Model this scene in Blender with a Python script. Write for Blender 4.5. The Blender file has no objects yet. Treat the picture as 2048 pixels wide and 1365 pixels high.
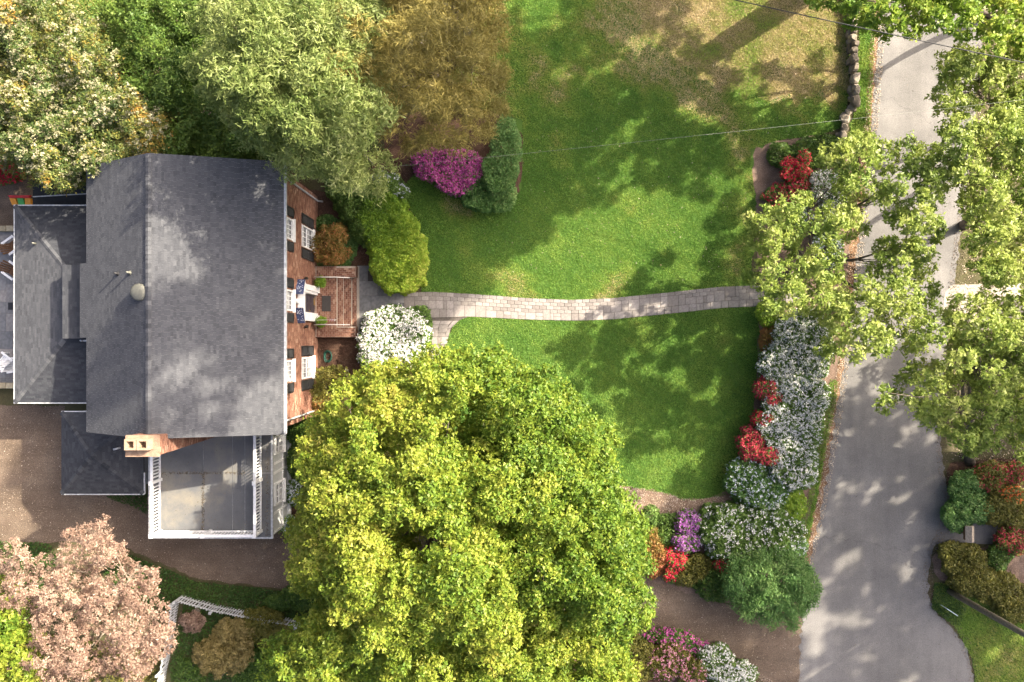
import bpy, math, random
import numpy as np

# ------------------------------------------------------------------ camera, sky, sun, exposure
scene = bpy.context.scene
COL = scene.collection
H = 38.0                 # drone height above the garden
S = 36.0                 # survey units (1/36 m) per metre at ground level
F = H * S

cam_d = bpy.data.cameras.new('camera')
cam = bpy.data.objects.new('camera', cam_d)
COL.objects.link(cam)
cam.location = (0, 0, H)
cam.rotation_euler = (0, 0, 0)
cam_d.sensor_width = 36.0
cam_d.lens = 36.0 * F / 2048.0
cam_d.clip_end = 500
scene.camera = cam

SUN_EL = math.radians(34.0)
SUN_AZ = math.radians(33.0)          # from +X towards +Y
SD = np.array([math.cos(SUN_EL) * math.cos(SUN_AZ), math.cos(SUN_EL) * math.sin(SUN_AZ), math.sin(SUN_EL)])
world = bpy.data.worlds.new('World')
scene.world = world
world.use_nodes = True
wn = world.node_tree.nodes
wl = world.node_tree.links
bg = wn['Background']
sky = wn.new('ShaderNodeTexSky')
sky.sky_type = 'NISHITA'
sky.sun_disc = False
sky.sun_elevation = SUN_EL
sky.sun_rotation = math.pi / 2 - SUN_AZ
sky.air_density = 0.55
sky.dust_density = 9.0
sky.ozone_density = 0.6
wl.new(sky.outputs[0], bg.inputs[0])
bg.inputs[1].default_value = 0.132
sun_d = bpy.data.lights.new('sun', 'SUN')
sun_d.energy = 4.6
sun_d.angle = math.radians(0.6)
sun_d.color = (1.0, 0.89, 0.71)
sun = bpy.data.objects.new('sun', sun_d)
COL.objects.link(sun)
sun.rotation_euler = (math.pi / 2 - SUN_EL, 0, SUN_AZ + math.pi / 2)
sun.location = (60, 36, 60)
scene.view_settings.view_transform = 'Standard'
scene.view_settings.look = 'None'
scene.view_settings.exposure = 1.8
scene.view_settings.gamma = 1.0
scene.view_settings.use_curve_mapping = False
scene.render.engine = 'CYCLES'
scene.cycles.max_bounces = 7
scene.cycles.diffuse_bounces = 4
scene.cycles.transmission_bounces = 4
scene.cycles.glossy_bounces = 2
scene.cycles.use_denoising = True

RNG = np.random.default_rng(11)
random.seed(5)


def W(px, py, h=0.0):
    """survey coordinates + height -> world x, y"""
    k = (H - h) / F
    return ((px - 1024.0) * k, (682.5 - py) * k)


def W3(px, py, h=0.0):
    x, y = W(px, py, h)
    return (x, y, h)


# ------------------------------------------------------------------ mesh helpers
def acc(p):
    v = np.zeros(3)
    while p is not None:
        v += np.array(p.location)
        p = p.parent
    return v


def tag(o, label=None, cat=None, group=None, kind=None):
    if label: o['label'] = label
    if cat: o['category'] = cat
    if group: o['group'] = group
    if kind: o['kind'] = kind
    return o


def link(o, parent=None, loc=(0, 0, 0)):
    COL.objects.link(o)
    if parent is not None:
        o.parent = parent
        o.location = tuple(np.array(loc, float) - acc(parent))
    else:
        o.location = loc
    return o


def thing(name, label, cat, loc=(0, 0, 0), group=None):
    o = bpy.data.objects.new(name, None)
    o.empty_display_size = 0.2
    COL.objects.link(o)
    o.location = loc
    return tag(o, label, cat, group)


def mesh_data(name, verts, faces, mat, tint=None, smooth=False):
    me = bpy.data.meshes.new(name)
    me.from_pydata([tuple(v) for v in verts], [], [tuple(f) for f in faces])
    if mat: me.materials.append(mat)
    if tint is not None:
        a = me.attributes.new('tint', 'FLOAT', 'FACE')
        a.data.foreach_set('value', np.asarray(tint, np.float32))
    if smooth:
        me.polygons.foreach_set('use_smooth', [True] * len(me.polygons))
    me.update()
    return me


def add_mesh(name, verts, faces, mat, parent=None, tint=None, smooth=False, loc=(0, 0, 0)):
    o = bpy.data.objects.new(name, mesh_data(name, verts, faces, mat, tint, smooth))
    return link(o, parent, loc)


def fast_mesh(name, V, nper, mat, tint=None, smooth=False):
    """V (N*nper,3): N separate polygons with nper corners"""
    V = np.asarray(V, np.float32).reshape(-1, 3)
    n = len(V) // nper
    me = bpy.data.meshes.new(name)
    me.vertices.add(len(V))
    me.vertices.foreach_set('co', V.ravel())
    me.loops.add(len(V))
    me.loops.foreach_set('vertex_index', np.arange(len(V), dtype=np.int32))
    me.polygons.add(n)
    me.polygons.foreach_set('loop_start', np.arange(0, len(V), nper, dtype=np.int32))
    try:
        me.polygons.foreach_set('loop_total', np.full(n, nper, np.int32))
    except Exception:
        pass
    if tint is not None:
        a = me.attributes.new('tint', 'FLOAT', 'FACE')
        a.data.foreach_set('value', np.asarray(tint, np.float32))
    me.materials.append(mat)
    me.update(calc_edges=True)
    return me


class MB:
    def __init__(self):
        self.v, self.f, self.t = [], [], []

    def add(self, verts, faces, t=0.5):
        b = len(self.v)
        self.v += [tuple(p) for p in verts]
        self.f += [tuple(i + b for i in f) for f in faces]
        self.t += [t] * len(faces)
        return self

    def box(self, x0, x1, y0, y1, z0, z1, t=0.5):
        v = [(x0, y0, z0), (x1, y0, z0), (x1, y1, z0), (x0, y1, z0), (x0, y0, z1), (x1, y0, z1), (x1, y1, z1), (x0, y1, z1)]
        return self.add(v, BOXF, t)

    def bar(self, a, b, w, h=None, t=0.5, up=(0, 0, 1)):
        """rectangular bar from a to b"""
        h = w if h is None else h
        a, b = np.array(a, float), np.array(b, float)
        d = (b - a) / (np.linalg.norm(b - a) + 1e-9)
        u = np.array(up, float)
        if abs(d @ u) > 0.95: u = np.array((1.0, 0, 0))
        s = np.cross(d, u); s /= np.linalg.norm(s)
        u = np.cross(s, d)
        v = []
        for p in (a, b):
            for i, j in ((-1, -1), (1, -1), (1, 1), (-1, 1)):
                v.append(p + s * i * w / 2 + u * j * h / 2)
        return self.add(v, [(0, 1, 2, 3)[::-1], (4, 5, 6, 7), (0, 1, 5, 4), (1, 2, 6, 5), (2, 3, 7, 6), (3, 0, 4, 7)], t)

    def tube(self, pts, rad, n=8, t=0.5, cap=True):
        pts = [np.array(p, float) for p in pts]
        if not hasattr(rad, '__len__'): rad = [rad] * len(pts)
        rings = []
        ref = np.array((0.31, 0.17, 0.93))
        for i, p in enumerate(pts):
            d = pts[min(i + 1, len(pts) - 1)] - pts[max(i - 1, 0)]
            d = d / (np.linalg.norm(d) + 1e-9)
            r0 = ref if abs(d @ ref) < 0.9 * np.linalg.norm(ref) else np.array((1.0, 0, 0))
            s = np.cross(d, r0); s /= np.linalg.norm(s)
            u = np.cross(d, s)
            rings.append([p + rad[i] * (math.cos(a) * s + math.sin(a) * u) for a in np.linspace(0, 2 * math.pi, n, endpoint=False)])
        v = [q for r in rings for q in r]
        f = []
        for i in range(len(pts) - 1):
            for k in range(n):
                k2 = (k + 1) % n
                f.append((i * n + k, i * n + k2, (i + 1) * n + k2, (i + 1) * n + k))
        if cap:
            f.append(tuple(range(n))[::-1])
            f.append(tuple((len(pts) - 1) * n + k for k in range(n)))
        return self.add(v, f, t)

    def lathe(self, cx, cy, prof, n=16, t=0.5):
        """prof: list of (r, z)"""
        v, f = [], []
        for r, z in prof:
            for a in np.linspace(0, 2 * math.pi, n, endpoint=False):
                v.append((cx + r * math.cos(a), cy + r * math.sin(a), z))
        for i in range(len(prof) - 1):
            for k in range(n):
                k2 = (k + 1) % n
                f.append((i * n + k, i * n + k2, (i + 1) * n + k2, (i + 1) * n + k))
        f.append(tuple(range(n))[::-1])
        f.append(tuple((len(prof) - 1) * n + k for k in range(n)))
        return self.add(v, f, t)

    def prism(self, poly, z0, z1, t=0.5):
        n = len(poly)
        v = [(x, y, z0) for x, y in poly] + [(x, y, z1) for x, y in poly]
        f = [tuple(range(n))[::-1], tuple(range(n, 2 * n))] + [(i, (i + 1) % n, n + (i + 1) % n, n + i) for i in range(n)]
        return self.add(v, f, t)

    def build(self, name, mat, parent=None, smooth=False, loc=(0, 0, 0)):
        return add_mesh(name, self.v, self.f, mat, parent, self.t, smooth, loc)


BOXF = [(3, 2, 1, 0), (4, 5, 6, 7), (0, 1, 5, 4), (1, 2, 6, 5), (2, 3, 7, 6), (3, 0, 4, 7)]


# ------------------------------------------------------------------ noise, polygons
def vnoise(x, y, scale, seed=0):
    """smooth value noise 0..1"""
    r = np.random.default_rng(seed + 991)
    tab = r.random((64, 64))
    x = np.asarray(x, float) / scale + 500.0
    y = np.asarray(y, float) / scale + 500.0
    xi, yi = np.floor(x).astype(int), np.floor(y).astype(int)
    fx, fy = x - xi, y - yi
    fx, fy = fx * fx * (3 - 2 * fx), fy * fy * (3 - 2 * fy)
    g = lambda a, b: tab[a % 64, b % 64]
    return (g(xi, yi) * (1 - fx) * (1 - fy) + g(xi + 1, yi) * fx * (1 - fy) + g(xi, yi + 1) * (1 - fx) * fy + g(xi + 1, yi + 1) * fx * fy)


def fnoise(x, y, scale, seed=0):
    return 0.55 * vnoise(x, y, scale, seed) + 0.28 * vnoise(x, y, scale / 2.1, seed + 1) + 0.17 * vnoise(x, y, scale / 4.3, seed + 2)


def inpoly(x, y, poly):
    x, y = np.asarray(x, float), np.asarray(y, float)
    r = np.zeros(x.shape, bool)
    n = len(poly)
    for i in range(n):
        x1, y1 = poly[i]; x2, y2 = poly[(i + 1) % n]
        c = ((y1 > y) != (y2 > y)) & (x < (x2 - x1) * (y - y1) / (y2 - y1 + 1e-12) + x1)
        r ^= c
    return r


def px_poly(pts, h=0.0):
    return [W(x, y, h) for x, y in pts]


def organic(poly, step=0.35, amp=0.06, seed=0):
    r = np.random.default_rng(seed)
    out = []
    n = len(poly)
    for i in range(n):
        a, b = np.array(poly[i]), np.array(poly[(i + 1) % n])
        L = np.linalg.norm(b - a)
        k = max(1, int(L / step))
        nrm = np.array((-(b - a)[1], (b - a)[0])) / (L + 1e-9)
        for j in range(k):
            p = a + (b - a) * j / k
            out.append(tuple(p + nrm * r.normal(0, amp)))
    return out


def smooth_poly(poly, it=2):
    for _ in range(it):
        n = len(poly)
        q = []
        for i in range(n):
            a, b = np.array(poly[i]), np.array(poly[(i + 1) % n])
            q += [tuple(a * .75 + b * .25), tuple(a * .25 + b * .75)]
        poly = q
    return poly


# ------------------------------------------------------------------ materials
def nmat(name):
    m = bpy.data.materials.new(name)
    m.use_nodes = True
    return m, m.node_tree.nodes, m.node_tree.links, m.node_tree.nodes['Principled BSDF']


def ramp_node(ns, stops):
    r = ns.new('ShaderNodeValToRGB')
    e = r.color_ramp.elements
    while len(e) < len(stops): e.new(0.5)
    for i, (p, c) in enumerate(stops):
        e[i].position = p
        e[i].color = (c[0], c[1], c[2], 1)
    return r


def ground_mat(name, stops, scale=3.0, detail=8, rough=0.95, bump=0.4, bscale=60.0, fine=0.35, fscale=40.0, bdist=0.02):
    """mottled surface: large noise through a ramp, multiplied by a fine grain"""
    m, ns, ls, b = nmat(name)
    tc = ns.new('ShaderNodeTexCoord')
    n1 = ns.new('ShaderNodeTexNoise'); n1.inputs['Scale'].default_value = scale; n1.inputs['Detail'].default_value = detail
    n1.inputs['Roughness'].default_value = 0.65
    ls.new(tc.outputs['Object'], n1.inputs['Vector'])
    r = ramp_node(ns, stops)
    ls.new(n1.outputs['Fac'], r.inputs['Fac'])
    n2 = ns.new('ShaderNodeTexNoise'); n2.inputs['Scale'].default_value = fscale; n2.inputs['Detail'].default_value = 3
    ls.new(tc.outputs['Object'], n2.inputs['Vector'])
    mr = ns.new('ShaderNodeMapRange')
    mr.inputs['From Min'].default_value = 0.3; mr.inputs['From Max'].default_value = 0.7
    mr.inputs['To Min'].default_value = 1 - fine; mr.inputs['To Max'].default_value = 1 + fine
    ls.new(n2.outputs['Fac'], mr.inputs['Value'])
    mx = ns.new('ShaderNodeMix'); mx.data_type = 'RGBA'; mx.blend_type = 'MULTIPLY'; mx.inputs[0].default_value = 1.0
    ls.new(r.outputs['Color'], mx.inputs[6]); ls.new(mr.outputs['Result'], mx.inputs[7])
    ls.new(mx.outputs[2], b.inputs['Base Color'])
    b.inputs['Roughness'].default_value = rough
    b.inputs['Specular IOR Level'].default_value = 0.25
    if bump:
        n3 = ns.new('ShaderNodeTexNoise'); n3.inputs['Scale'].default_value = bscale; n3.inputs['Detail'].default_value = 4
        ls.new(tc.outputs['Object'], n3.inputs['Vector'])
        bp = ns.new('ShaderNodeBump'); bp.inputs['Strength'].default_value = bump; bp.inputs['Distance'].default_value = bdist
        ls.new(n3.outputs['Fac'], bp.inputs['Height'])
        ls.new(bp.outputs['Normal'], b.inputs['Normal'])
    return m


def tint_mat(name, stops, rough=0.8, noise=0.25, nscale=12.0, bump=0.0, spec=0.3, objrand=False):
    """colour through the per-face 'tint' attribute (or per-object random), with a grain"""
    m, ns, ls, b = nmat(name)
    if objrand:
        oi = ns.new('ShaderNodeObjectInfo'); src = oi.outputs['Random']
    else:
        at = ns.new('ShaderNodeAttribute'); at.attribute_name = 'tint'; src = at.outputs['Fac']
    r = ramp_node(ns, stops)
    ls.new(src, r.inputs['Fac'])
    tc = ns.new('ShaderNodeTexCoord')
    n2 = ns.new('ShaderNodeTexNoise'); n2.inputs['Scale'].default_value = nscale; n2.inputs['Detail'].default_value = 5
    ls.new(tc.outputs['Object'], n2.inputs['Vector'])
    mr = ns.new('ShaderNodeMapRange')
    mr.inputs['From Min'].default_value = 0.3; mr.inputs['From Max'].default_value = 0.7
    mr.inputs['To Min'].default_value = 1 - noise; mr.inputs['To Max'].default_value = 1 + noise
    ls.new(n2.outputs['Fac'], mr.inputs['Value'])
    mx = ns.new('ShaderNodeMix'); mx.data_type = 'RGBA'; mx.blend_type = 'MULTIPLY'; mx.inputs[0].default_value = 1.0
    ls.new(r.outputs['Color'], mx.inputs[6]); ls.new(mr.outputs['Result'], mx.inputs[7])
    ls.new(mx.outputs[2], b.inputs['Base Color'])
    b.inputs['Roughness'].default_value = rough
    b.inputs['Specular IOR Level'].default_value = spec
    if bump:
        bp = ns.new('ShaderNodeBump'); bp.inputs['Strength'].default_value = bump; bp.inputs['Distance'].default_value = 0.01
        ls.new(n2.outputs['Fac'], bp.inputs['Height'])
        ls.new(bp.outputs['Normal'], b.inputs['Normal'])
    return m


def leaf_mat(name, stops, trans=0.35, rough=0.5, spec=0.3):
    m, ns, ls, b = nmat(name)
    at = ns.new('ShaderNodeAttribute'); at.attribute_name = 'tint'
    r = ramp_node(ns, stops)
    ls.new(at.outputs['Fac'], r.inputs['Fac'])
    ls.new(r.outputs['Color'], b.inputs['Base Color'])
    b.inputs['Roughness'].default_value = rough
    b.inputs['Specular IOR Level'].default_value = spec
    if trans > 0:
        tr = ns.new('ShaderNodeBsdfTranslucent')
        ls.new(r.outputs['Color'], tr.inputs['Color'])
        mx = ns.new('ShaderNodeMixShader'); mx.inputs[0].default_value = trans
        out = ns['Material Output']
        ls.new(b.outputs[0], mx.inputs[1]); ls.new(tr.outputs[0], mx.inputs[2]); ls.new(mx.outputs[0], out.inputs['Surface'])
    return m


def plain(name, c, rough=0.6, metal=0.0, spec=0.4, noise=0.12, nscale=9.0):
    m = tint_mat(name, [(0, c), (1, c)], rough, noise, nscale, 0.0, spec)
    m.node_tree.nodes['Principled BSDF'].inputs['Metallic'].default_value = metal
    return m


M = {}
M['soil'] = ground_mat('soil', [(0.3, (.055, .045, .024)), (0.5, (.075, .07, .032)), (0.7, (.10, .085, .05))], 0.8)
M['lawn'] = ground_mat('lawn_soil', [(0.3, (.045, .10, .016)), (0.55, (.07, .135, .022)), (0.75, (.10, .15, .035))], 0.7, fscale=30)
M['drylawn'] = ground_mat('dry_lawn_soil', [(0.3, (.075, .11, .025)), (0.5, (.17, .15, .06)), (0.7, (.27, .21, .105))], 0.9, fscale=30)
M['road'] = ground_mat('asphalt', [(0.25, (.135, .131, .129)), (0.5, (.165, .159, .155)), (0.75, (.20, .191, .184))], 0.5, fine=.3, fscale=26, bump=.5, bscale=90, bdist=.008)
def add_cracks(m, scale, width, dark, warp=.35):
    ns, ls = m.node_tree.nodes, m.node_tree.links
    b = ns['Principled BSDF']
    src = b.inputs['Base Color'].links[0].from_socket
    tc = ns.new('ShaderNodeTexCoord')
    nz = ns.new('ShaderNodeTexNoise'); nz.inputs['Scale'].default_value = 1.3; nz.inputs['Detail'].default_value = 6
    ls.new(tc.outputs['Object'], nz.inputs['Vector'])
    mxv = ns.new('ShaderNodeMix'); mxv.data_type = 'VECTOR'; mxv.inputs[0].default_value = warp
    ls.new(tc.outputs['Object'], mxv.inputs[4]); ls.new(nz.outputs['Color'], mxv.inputs[5])
    vo = ns.new('ShaderNodeTexVoronoi'); vo.feature = 'DISTANCE_TO_EDGE'; vo.inputs['Scale'].default_value = scale
    ls.new(mxv.outputs[1], vo.inputs['Vector'])
    mr = ns.new('ShaderNodeMapRange'); mr.inputs['From Min'].default_value = 0; mr.inputs['From Max'].default_value = width
    mr.inputs['To Min'].default_value = dark; mr.inputs['To Max'].default_value = 1.0
    ls.new(vo.outputs['Distance'], mr.inputs['Value'])
    n2 = ns.new('ShaderNodeTexNoise'); n2.inputs['Scale'].default_value = .22; n2.inputs['Detail'].default_value = 5; n2.inputs['Roughness'].default_value = .7
    ls.new(tc.outputs['Object'], n2.inputs['Vector'])
    m2 = ns.new('ShaderNodeMapRange'); m2.inputs['From Min'].default_value = .3; m2.inputs['From Max'].default_value = .7
    m2.inputs['To Min'].default_value = .82; m2.inputs['To Max'].default_value = 1.12
    ls.new(n2.outputs['Fac'], m2.inputs['Value'])
    mu = ns.new('ShaderNodeMath'); mu.operation = 'MULTIPLY'
    ls.new(mr.outputs[0], mu.inputs[0]); ls.new(m2.outputs[0], mu.inputs[1])
    mx = ns.new('ShaderNodeMix'); mx.data_type = 'RGBA'; mx.blend_type = 'MULTIPLY'; mx.inputs[0].default_value = 1.0
    ls.new(src, mx.inputs[6]); ls.new(mu.outputs[0], mx.inputs[7])
    ls.new(mx.outputs[2], b.inputs['Base Color'])


add_cracks(M['road'], .11, .0022, .80, .5)
M['drive'] = ground_mat('fine_gravel', [(0.25, (.10, .072, .052)), (0.5, (.14, .104, .077)), (0.75, (.18, .14, .105))], 0.6, fine=.45, fscale=22, bump=.7, bscale=45, bdist=.02)
def add_streaks(m, sx, sy, lo, hi):
    """long wheel-worn streaks"""
    ns, ls = m.node_tree.nodes, m.node_tree.links
    b = ns['Principled BSDF']
    src = b.inputs['Base Color'].links[0].from_socket
    tc = ns.new('ShaderNodeTexCoord'); mp = ns.new('ShaderNodeMapping')
    mp.inputs['Scale'].default_value = (sx, sy, 1); mp.inputs['Rotation'].default_value = (0, 0, .12)
    ls.new(tc.outputs['Object'], mp.inputs['Vector'])
    n = ns.new('ShaderNodeTexNoise'); n.inputs['Scale'].default_value = 1.0; n.inputs['Detail'].default_value = 6; n.inputs['Roughness'].default_value = .65
    ls.new(mp.outputs[0], n.inputs['Vector'])
    mr = ns.new('ShaderNodeMapRange'); mr.inputs['From Min'].default_value = .35; mr.inputs['From Max'].default_value = .65
    mr.inputs['To Min'].default_value = lo; mr.inputs['To Max'].default_value = hi
    ls.new(n.outputs['Fac'], mr.inputs['Value'])
    mx = ns.new('ShaderNodeMix'); mx.data_type = 'RGBA'; mx.blend_type = 'MULTIPLY'; mx.inputs[0].default_value = 1.0
    ls.new(src, mx.inputs[6]); ls.new(mr.outputs[0], mx.inputs[7])
    ls.new(mx.outputs[2], b.inputs['Base Color'])


add_streaks(M['drive'], .12, .9, .78, 1.18)
add_streaks(M['road'], .7, .07, .86, 1.08)
M['mulch'] = ground_mat('bark_mulch', [(0.3, (.055, .030, .02)), (0.5, (.09, .05, .034)), (0.7, (.13, .08, .055))], 1.5, fine=.5, fscale=24, bump=.9, bscale=30, bdist=.04)
M['drymulch'] = ground_mat('faded_mulch', [(0.3, (.13, .09, .065)), (0.5, (.19, .13, .10)), (0.7, (.25, .18, .14))], 1.5, fine=.45, fscale=24, bump=.9, bscale=30, bdist=.04)
M['litter'] = ground_mat('pine_litter', [(0.3, (.12, .065, .035)), (0.5, (.20, .115, .065)), (0.7, (.30, .19, .115))], 1.6, fine=.4, fscale=20, bump=.7, bscale=28, bdist=.03)
M['concrete'] = ground_mat('concrete', [(0.3, (.27, .235, .20)), (0.6, (.36, .32, .275)), (0.8, (.42, .38, .33))], 0.7, fine=.12, fscale=30, bump=.2)
M['joint'] = ground_mat('sand_joint', [(0.3, (.07, .062, .055)), (0.7, (.12, .105, .092))], 4)
M['paver'] = tint_mat('paver_stone', [(0, (.185, .165, .152)), (.5, (.235, .212, .196)), (1, (.29, .262, .245))], .85, .18, 14, .35, objrand=True)
M['bluestone'] = tint_mat('bluestone', [(0, (.13, .135, .145)), (.6, (.19, .19, .195)), (1, (.25, .235, .225))], .8, .22, 6, .3, objrand=True)
M['brick'] = tint_mat('brick', [(0, (.12, .055, .038)), (.35, (.20, .095, .064)), (.7, (.29, .155, .105)), (1, (.42, .29, .21))], .9, .2, 20, .2)
M['capbrick'] = ground_mat('mortar_wash', [(0.3, (.20, .125, .085)), (.7, (.34, .24, .17))], 6, bump=.3)
M['flueclay'] = ground_mat('flue_tile', [(0.3, (.24, .17, .115)), (.7, (.36, .27, .19))], 5, bump=.2)
M['mortar'] = ground_mat('mortar', [(0.3, (.33, .27, .22)), (.7, (.46, .40, .34))], 4, bump=.2)
M['shingle'] = tint_mat('asphalt_shingle', [(0, (.042, .044, .050)), (.4, (.067, .070, .078)), (.75, (.092, .095, .103)), (1, (.132, .134, .139))], .92, .22, 30, .3, spec=.2)
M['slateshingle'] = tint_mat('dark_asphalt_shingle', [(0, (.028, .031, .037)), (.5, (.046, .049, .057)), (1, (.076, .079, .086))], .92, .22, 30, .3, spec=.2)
M['membrane'] = ground_mat('roof_membrane', [(0.28, (.085, .088, .095)), (0.5, (.125, .128, .132)), (0.68, (.20, .185, .155)), (0.85, (.33, .27, .19))], 0.42, detail=5, fine=.12, bump=.12, rough=.75)
M['blackroof'] = ground_mat('tar_roof', [(0.3, (.018, .02, .024)), (.7, (.038, .042, .048))], 1.2, bump=.3, fine=.2)
M['white'] = plain('white_paint', (.78, .78, .78), .45)
M['greywhite'] = plain('grey_siding_paint', (.50, .515, .53), .55)
M['black'] = plain('black_shutter_paint', (.022, .022, .024), .4)
M['iron'] = plain('wrought_iron', (.03, .024, .022), .5, .3)
M['railwhite'] = plain('handrail_worn_white', (.62, .58, .54), .5)
M['gutter'] = plain('gutter_metal', (.46, .47, .48), .45, .1, noise=.3)
M['metal'] = plain('galvanised_metal', (.15, .15, .125), .5, .35)
M['lead'] = tint_mat('lead_flashing', [(0, (.02, .03, .085)), (.5, (.06, .08, .17)), (1, (.50, .54, .62))], .5, .5, 22)
M['wood'] = tint_mat('weathered_wood', [(0, (.20, .165, .13)), (1, (.36, .30, .24))], .85, .3, 14)
M['polewood'] = tint_mat('pole_wood', [(0, (.11, .10, .075)), (1, (.21, .185, .14))], .9, .3, 10)
M['brownwood'] = tint_mat('brown_wood', [(0, (.12, .065, .035)), (1, (.24, .14, .085))], .7, .3, 14)
M['picket'] = plain('picket_paint_worn', (.55, .56, .57), .6, noise=.25)
M['stone'] = tint_mat('field_stone', [(0, (.12, .098, .075)), (.5, (.19, .16, .125)), (1, (.28, .24, .19))], .9, .3, 5, .5, objrand=True)
M['curb'] = tint_mat('tan_wall_stone', [(0, (.28, .24, .16)), (1, (.38, .33, .23))], .9, .2, 8, .3, objrand=True)
M['green_rubber'] = plain('green_hose', (.010, .07, .05), .4)
M['terracotta'] = plain('clay_pot', (.36, .30, .26), .7)
M['mat'] = plain('rubber_mat', (.055, .05, .048), .9)
M['red_plastic'] = plain('red_plastic', (.55, .03, .03), .35)
M['orange_plastic'] = plain('orange_plastic', (.80, .32, .03), .35)
M['green_plastic'] = plain('green_plastic', (.08, .38, .08), .35)
M['signblue'] = plain('pale_sign_panel', (.62, .72, .74), .4)
M['cable'] = plain('cable', (.045, .045, .045), .6)
M['cablelight'] = plain('light_cable', (.30, .31, .27), .5)
M['dark'] = plain('dark_interior', (.02, .02, .02), .9)
M['doorwood'] = plain('dark_door', (.05, .045, .06), .35)
M['brass'] = plain('brass', (.65, .45, .12), .3, .8)
M['flagred'] = plain('flag_red', (.50, .045, .06), .7)
M['flagwhite'] = plain('flag_white', (.75, .72, .70), .7)
M['flagblue'] = plain('flag_blue', (.03, .05, .2), .7)
M['debris'] = tint_mat('leaf_debris', [(0, (.03, .025, .02)), (1, (.20, .16, .11))], .9)
M['gravel'] = tint_mat('loose_gravel', [(0, (.05, .038, .03)), (.5, (.15, .115, .088)), (.85, (.24, .195, .155)), (1, (.40, .35, .30))], .9)
M['petal'] = tint_mat('fallen_petals', [(0, (.30, .20, .12)), (.5, (.42, .33, .24)), (1, (.72, .66, .60))], .8)
M['chip'] = tint_mat('bark_chips', [(0, (.03, .018, .012)), (.6, (.10, .06, .042)), (1, (.23, .16, .12))], .9)
M['bark'] = tint_mat('tree_bark', [(0, (.075, .06, .048)), (1, (.17, .14, .115))], .95, .4, 6, .6)
M['palebark'] = tint_mat('pale_bark', [(0, (.22, .18, .14)), (1, (.34, .29, .23))], .95, .3, 6, .6)
gm, gns, gls, gb = nmat('window_glass')
gb.inputs['Base Color'].default_value = (.06, .065, .07, 1); gb.inputs['Roughness'].default_value = .06
gb.inputs['Specular IOR Level'].default_value = .8
M['glass'] = gm

LG = {}
LG['maple_yellow'] = leaf_mat('maple_leaf_yellow', [(0, (.06, .135, .018)), (.30, (.135, .225, .025)), (.58, (.275, .33, .04)), (.80, (.42, .41, .075)), (.92, (.44, .37, .09)), (1, (.38, .24, .09))], .42)
LG['maple_green'] = leaf_mat('maple_leaf_green', [(0, (.07, .15, .022)), (.35, (.145, .26, .03)), (.65, (.27, .37, .05)), (.85, (.42, .45, .085)), (1, (.38, .27, .09))], .42)
LG['oak'] = leaf_mat('oak_leaf', [(0, (.10, .17, .035)), (.4, (.215, .295, .055)), (.7, (.36, .42, .10)), (1, (.56, .56, .22))], .42)
LG['willow'] = leaf_mat('willow_oak_leaf', [(0, (.07, .125, .028)), (.35, (.16, .225, .055)), (.7, (.33, .38, .125)), (1, (.54, .55, .27))], .42)
LG['deepgreen'] = leaf_mat('deep_green_leaf', [(0, (.035, .08, .016)), (.5, (.08, .15, .026)), (1, (.18, .25, .045))])
LG['cedar'] = leaf_mat('cedar_spray', [(0, (.12, .112, .03)), (.4, (.24, .205, .055)), (.75, (.38, .315, .085)), (1, (.52, .43, .15))], .25)
LG['copper'] = leaf_mat('copper_leaf', [(0, (.14, .085, .062)), (.35, (.27, .175, .13)), (.7, (.44, .315, .24)), (.9, (.54, .42, .31)), (1, (.33, .30, .12))])
LG['cream'] = leaf_mat('cream_flower', [(0, (.21, .21, .11)), (.5, (.35, .33, .19)), (1, (.50, .46, .30))], .2)
LG['creamleaf'] = leaf_mat('photinia_leaf', [(0, (.04, .075, .025)), (.4, (.10, .15, .04)), (.66, (.22, .22, .05)), (.82, (.42, .26, .05)), (1, (.46, .21, .06))])
LG['golden'] = leaf_mat('golden_shrub_leaf', [(0, (.10, .20, .022)), (.45, (.225, .365, .034)), (.8, (.40, .50, .06)), (1, (.52, .55, .11))])
LG['hedge'] = leaf_mat('azalea_leaf', [(0, (.06, .12, .026)), (.5, (.12, .21, .042)), (1, (.23, .32, .08))])
LG['blueleaf'] = leaf_mat('holly_leaf', [(0, (.05, .13, .034)), (.5, (.12, .235, .06)), (1, (.28, .385, .125))])
LG['bronze'] = leaf_mat('nandina_leaf', [(0, (.09, .10, .02)), (.35, (.22, .17, .04)), (.7, (.40, .21, .07)), (1, (.46, .15, .08))])
LG['olive'] = leaf_mat('olive_leaf', [(0, (.075, .085, .018)), (.5, (.155, .155, .03)), (.85, (.25, .215, .05)), (1, (.36, .25, .08))])
LG['tan'] = leaf_mat('tan_leaf', [(0, (.15, .125, .04)), (.5, (.31, .25, .09)), (1, (.48, .37, .16))])
LG['white'] = leaf_mat('white_petal', [(0, (.62, .62, .58)), (.5, (.78, .77, .74)), (1, (.88, .86, .83))], .25)
LG['bluewhite'] = leaf_mat('cool_white_petal', [(0, (.45, .50, .54)), (.5, (.60, .65, .70)), (1, (.76, .78, .82))], .25)
LG['magenta'] = leaf_mat('magenta_petal', [(0, (.34, .045, .19)), (.5, (.50, .085, .31)), (1, (.66, .19, .47))], .25)
LG['purple'] = leaf_mat('purple_petal', [(0, (.26, .07, .27)), (.5, (.38, .13, .40)), (1, (.52, .24, .55))], .25)
LG['red'] = leaf_mat('red_petal', [(0, (.32, .008, .025)), (.5, (.54, .014, .045)), (1, (.72, .05, .09))], .25)
LG['brick_red'] = leaf_mat('brick_red_petal', [(0, (.26, .015, .03)), (.5, (.42, .03, .06)), (1, (.58, .08, .10))], .25)
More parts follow.
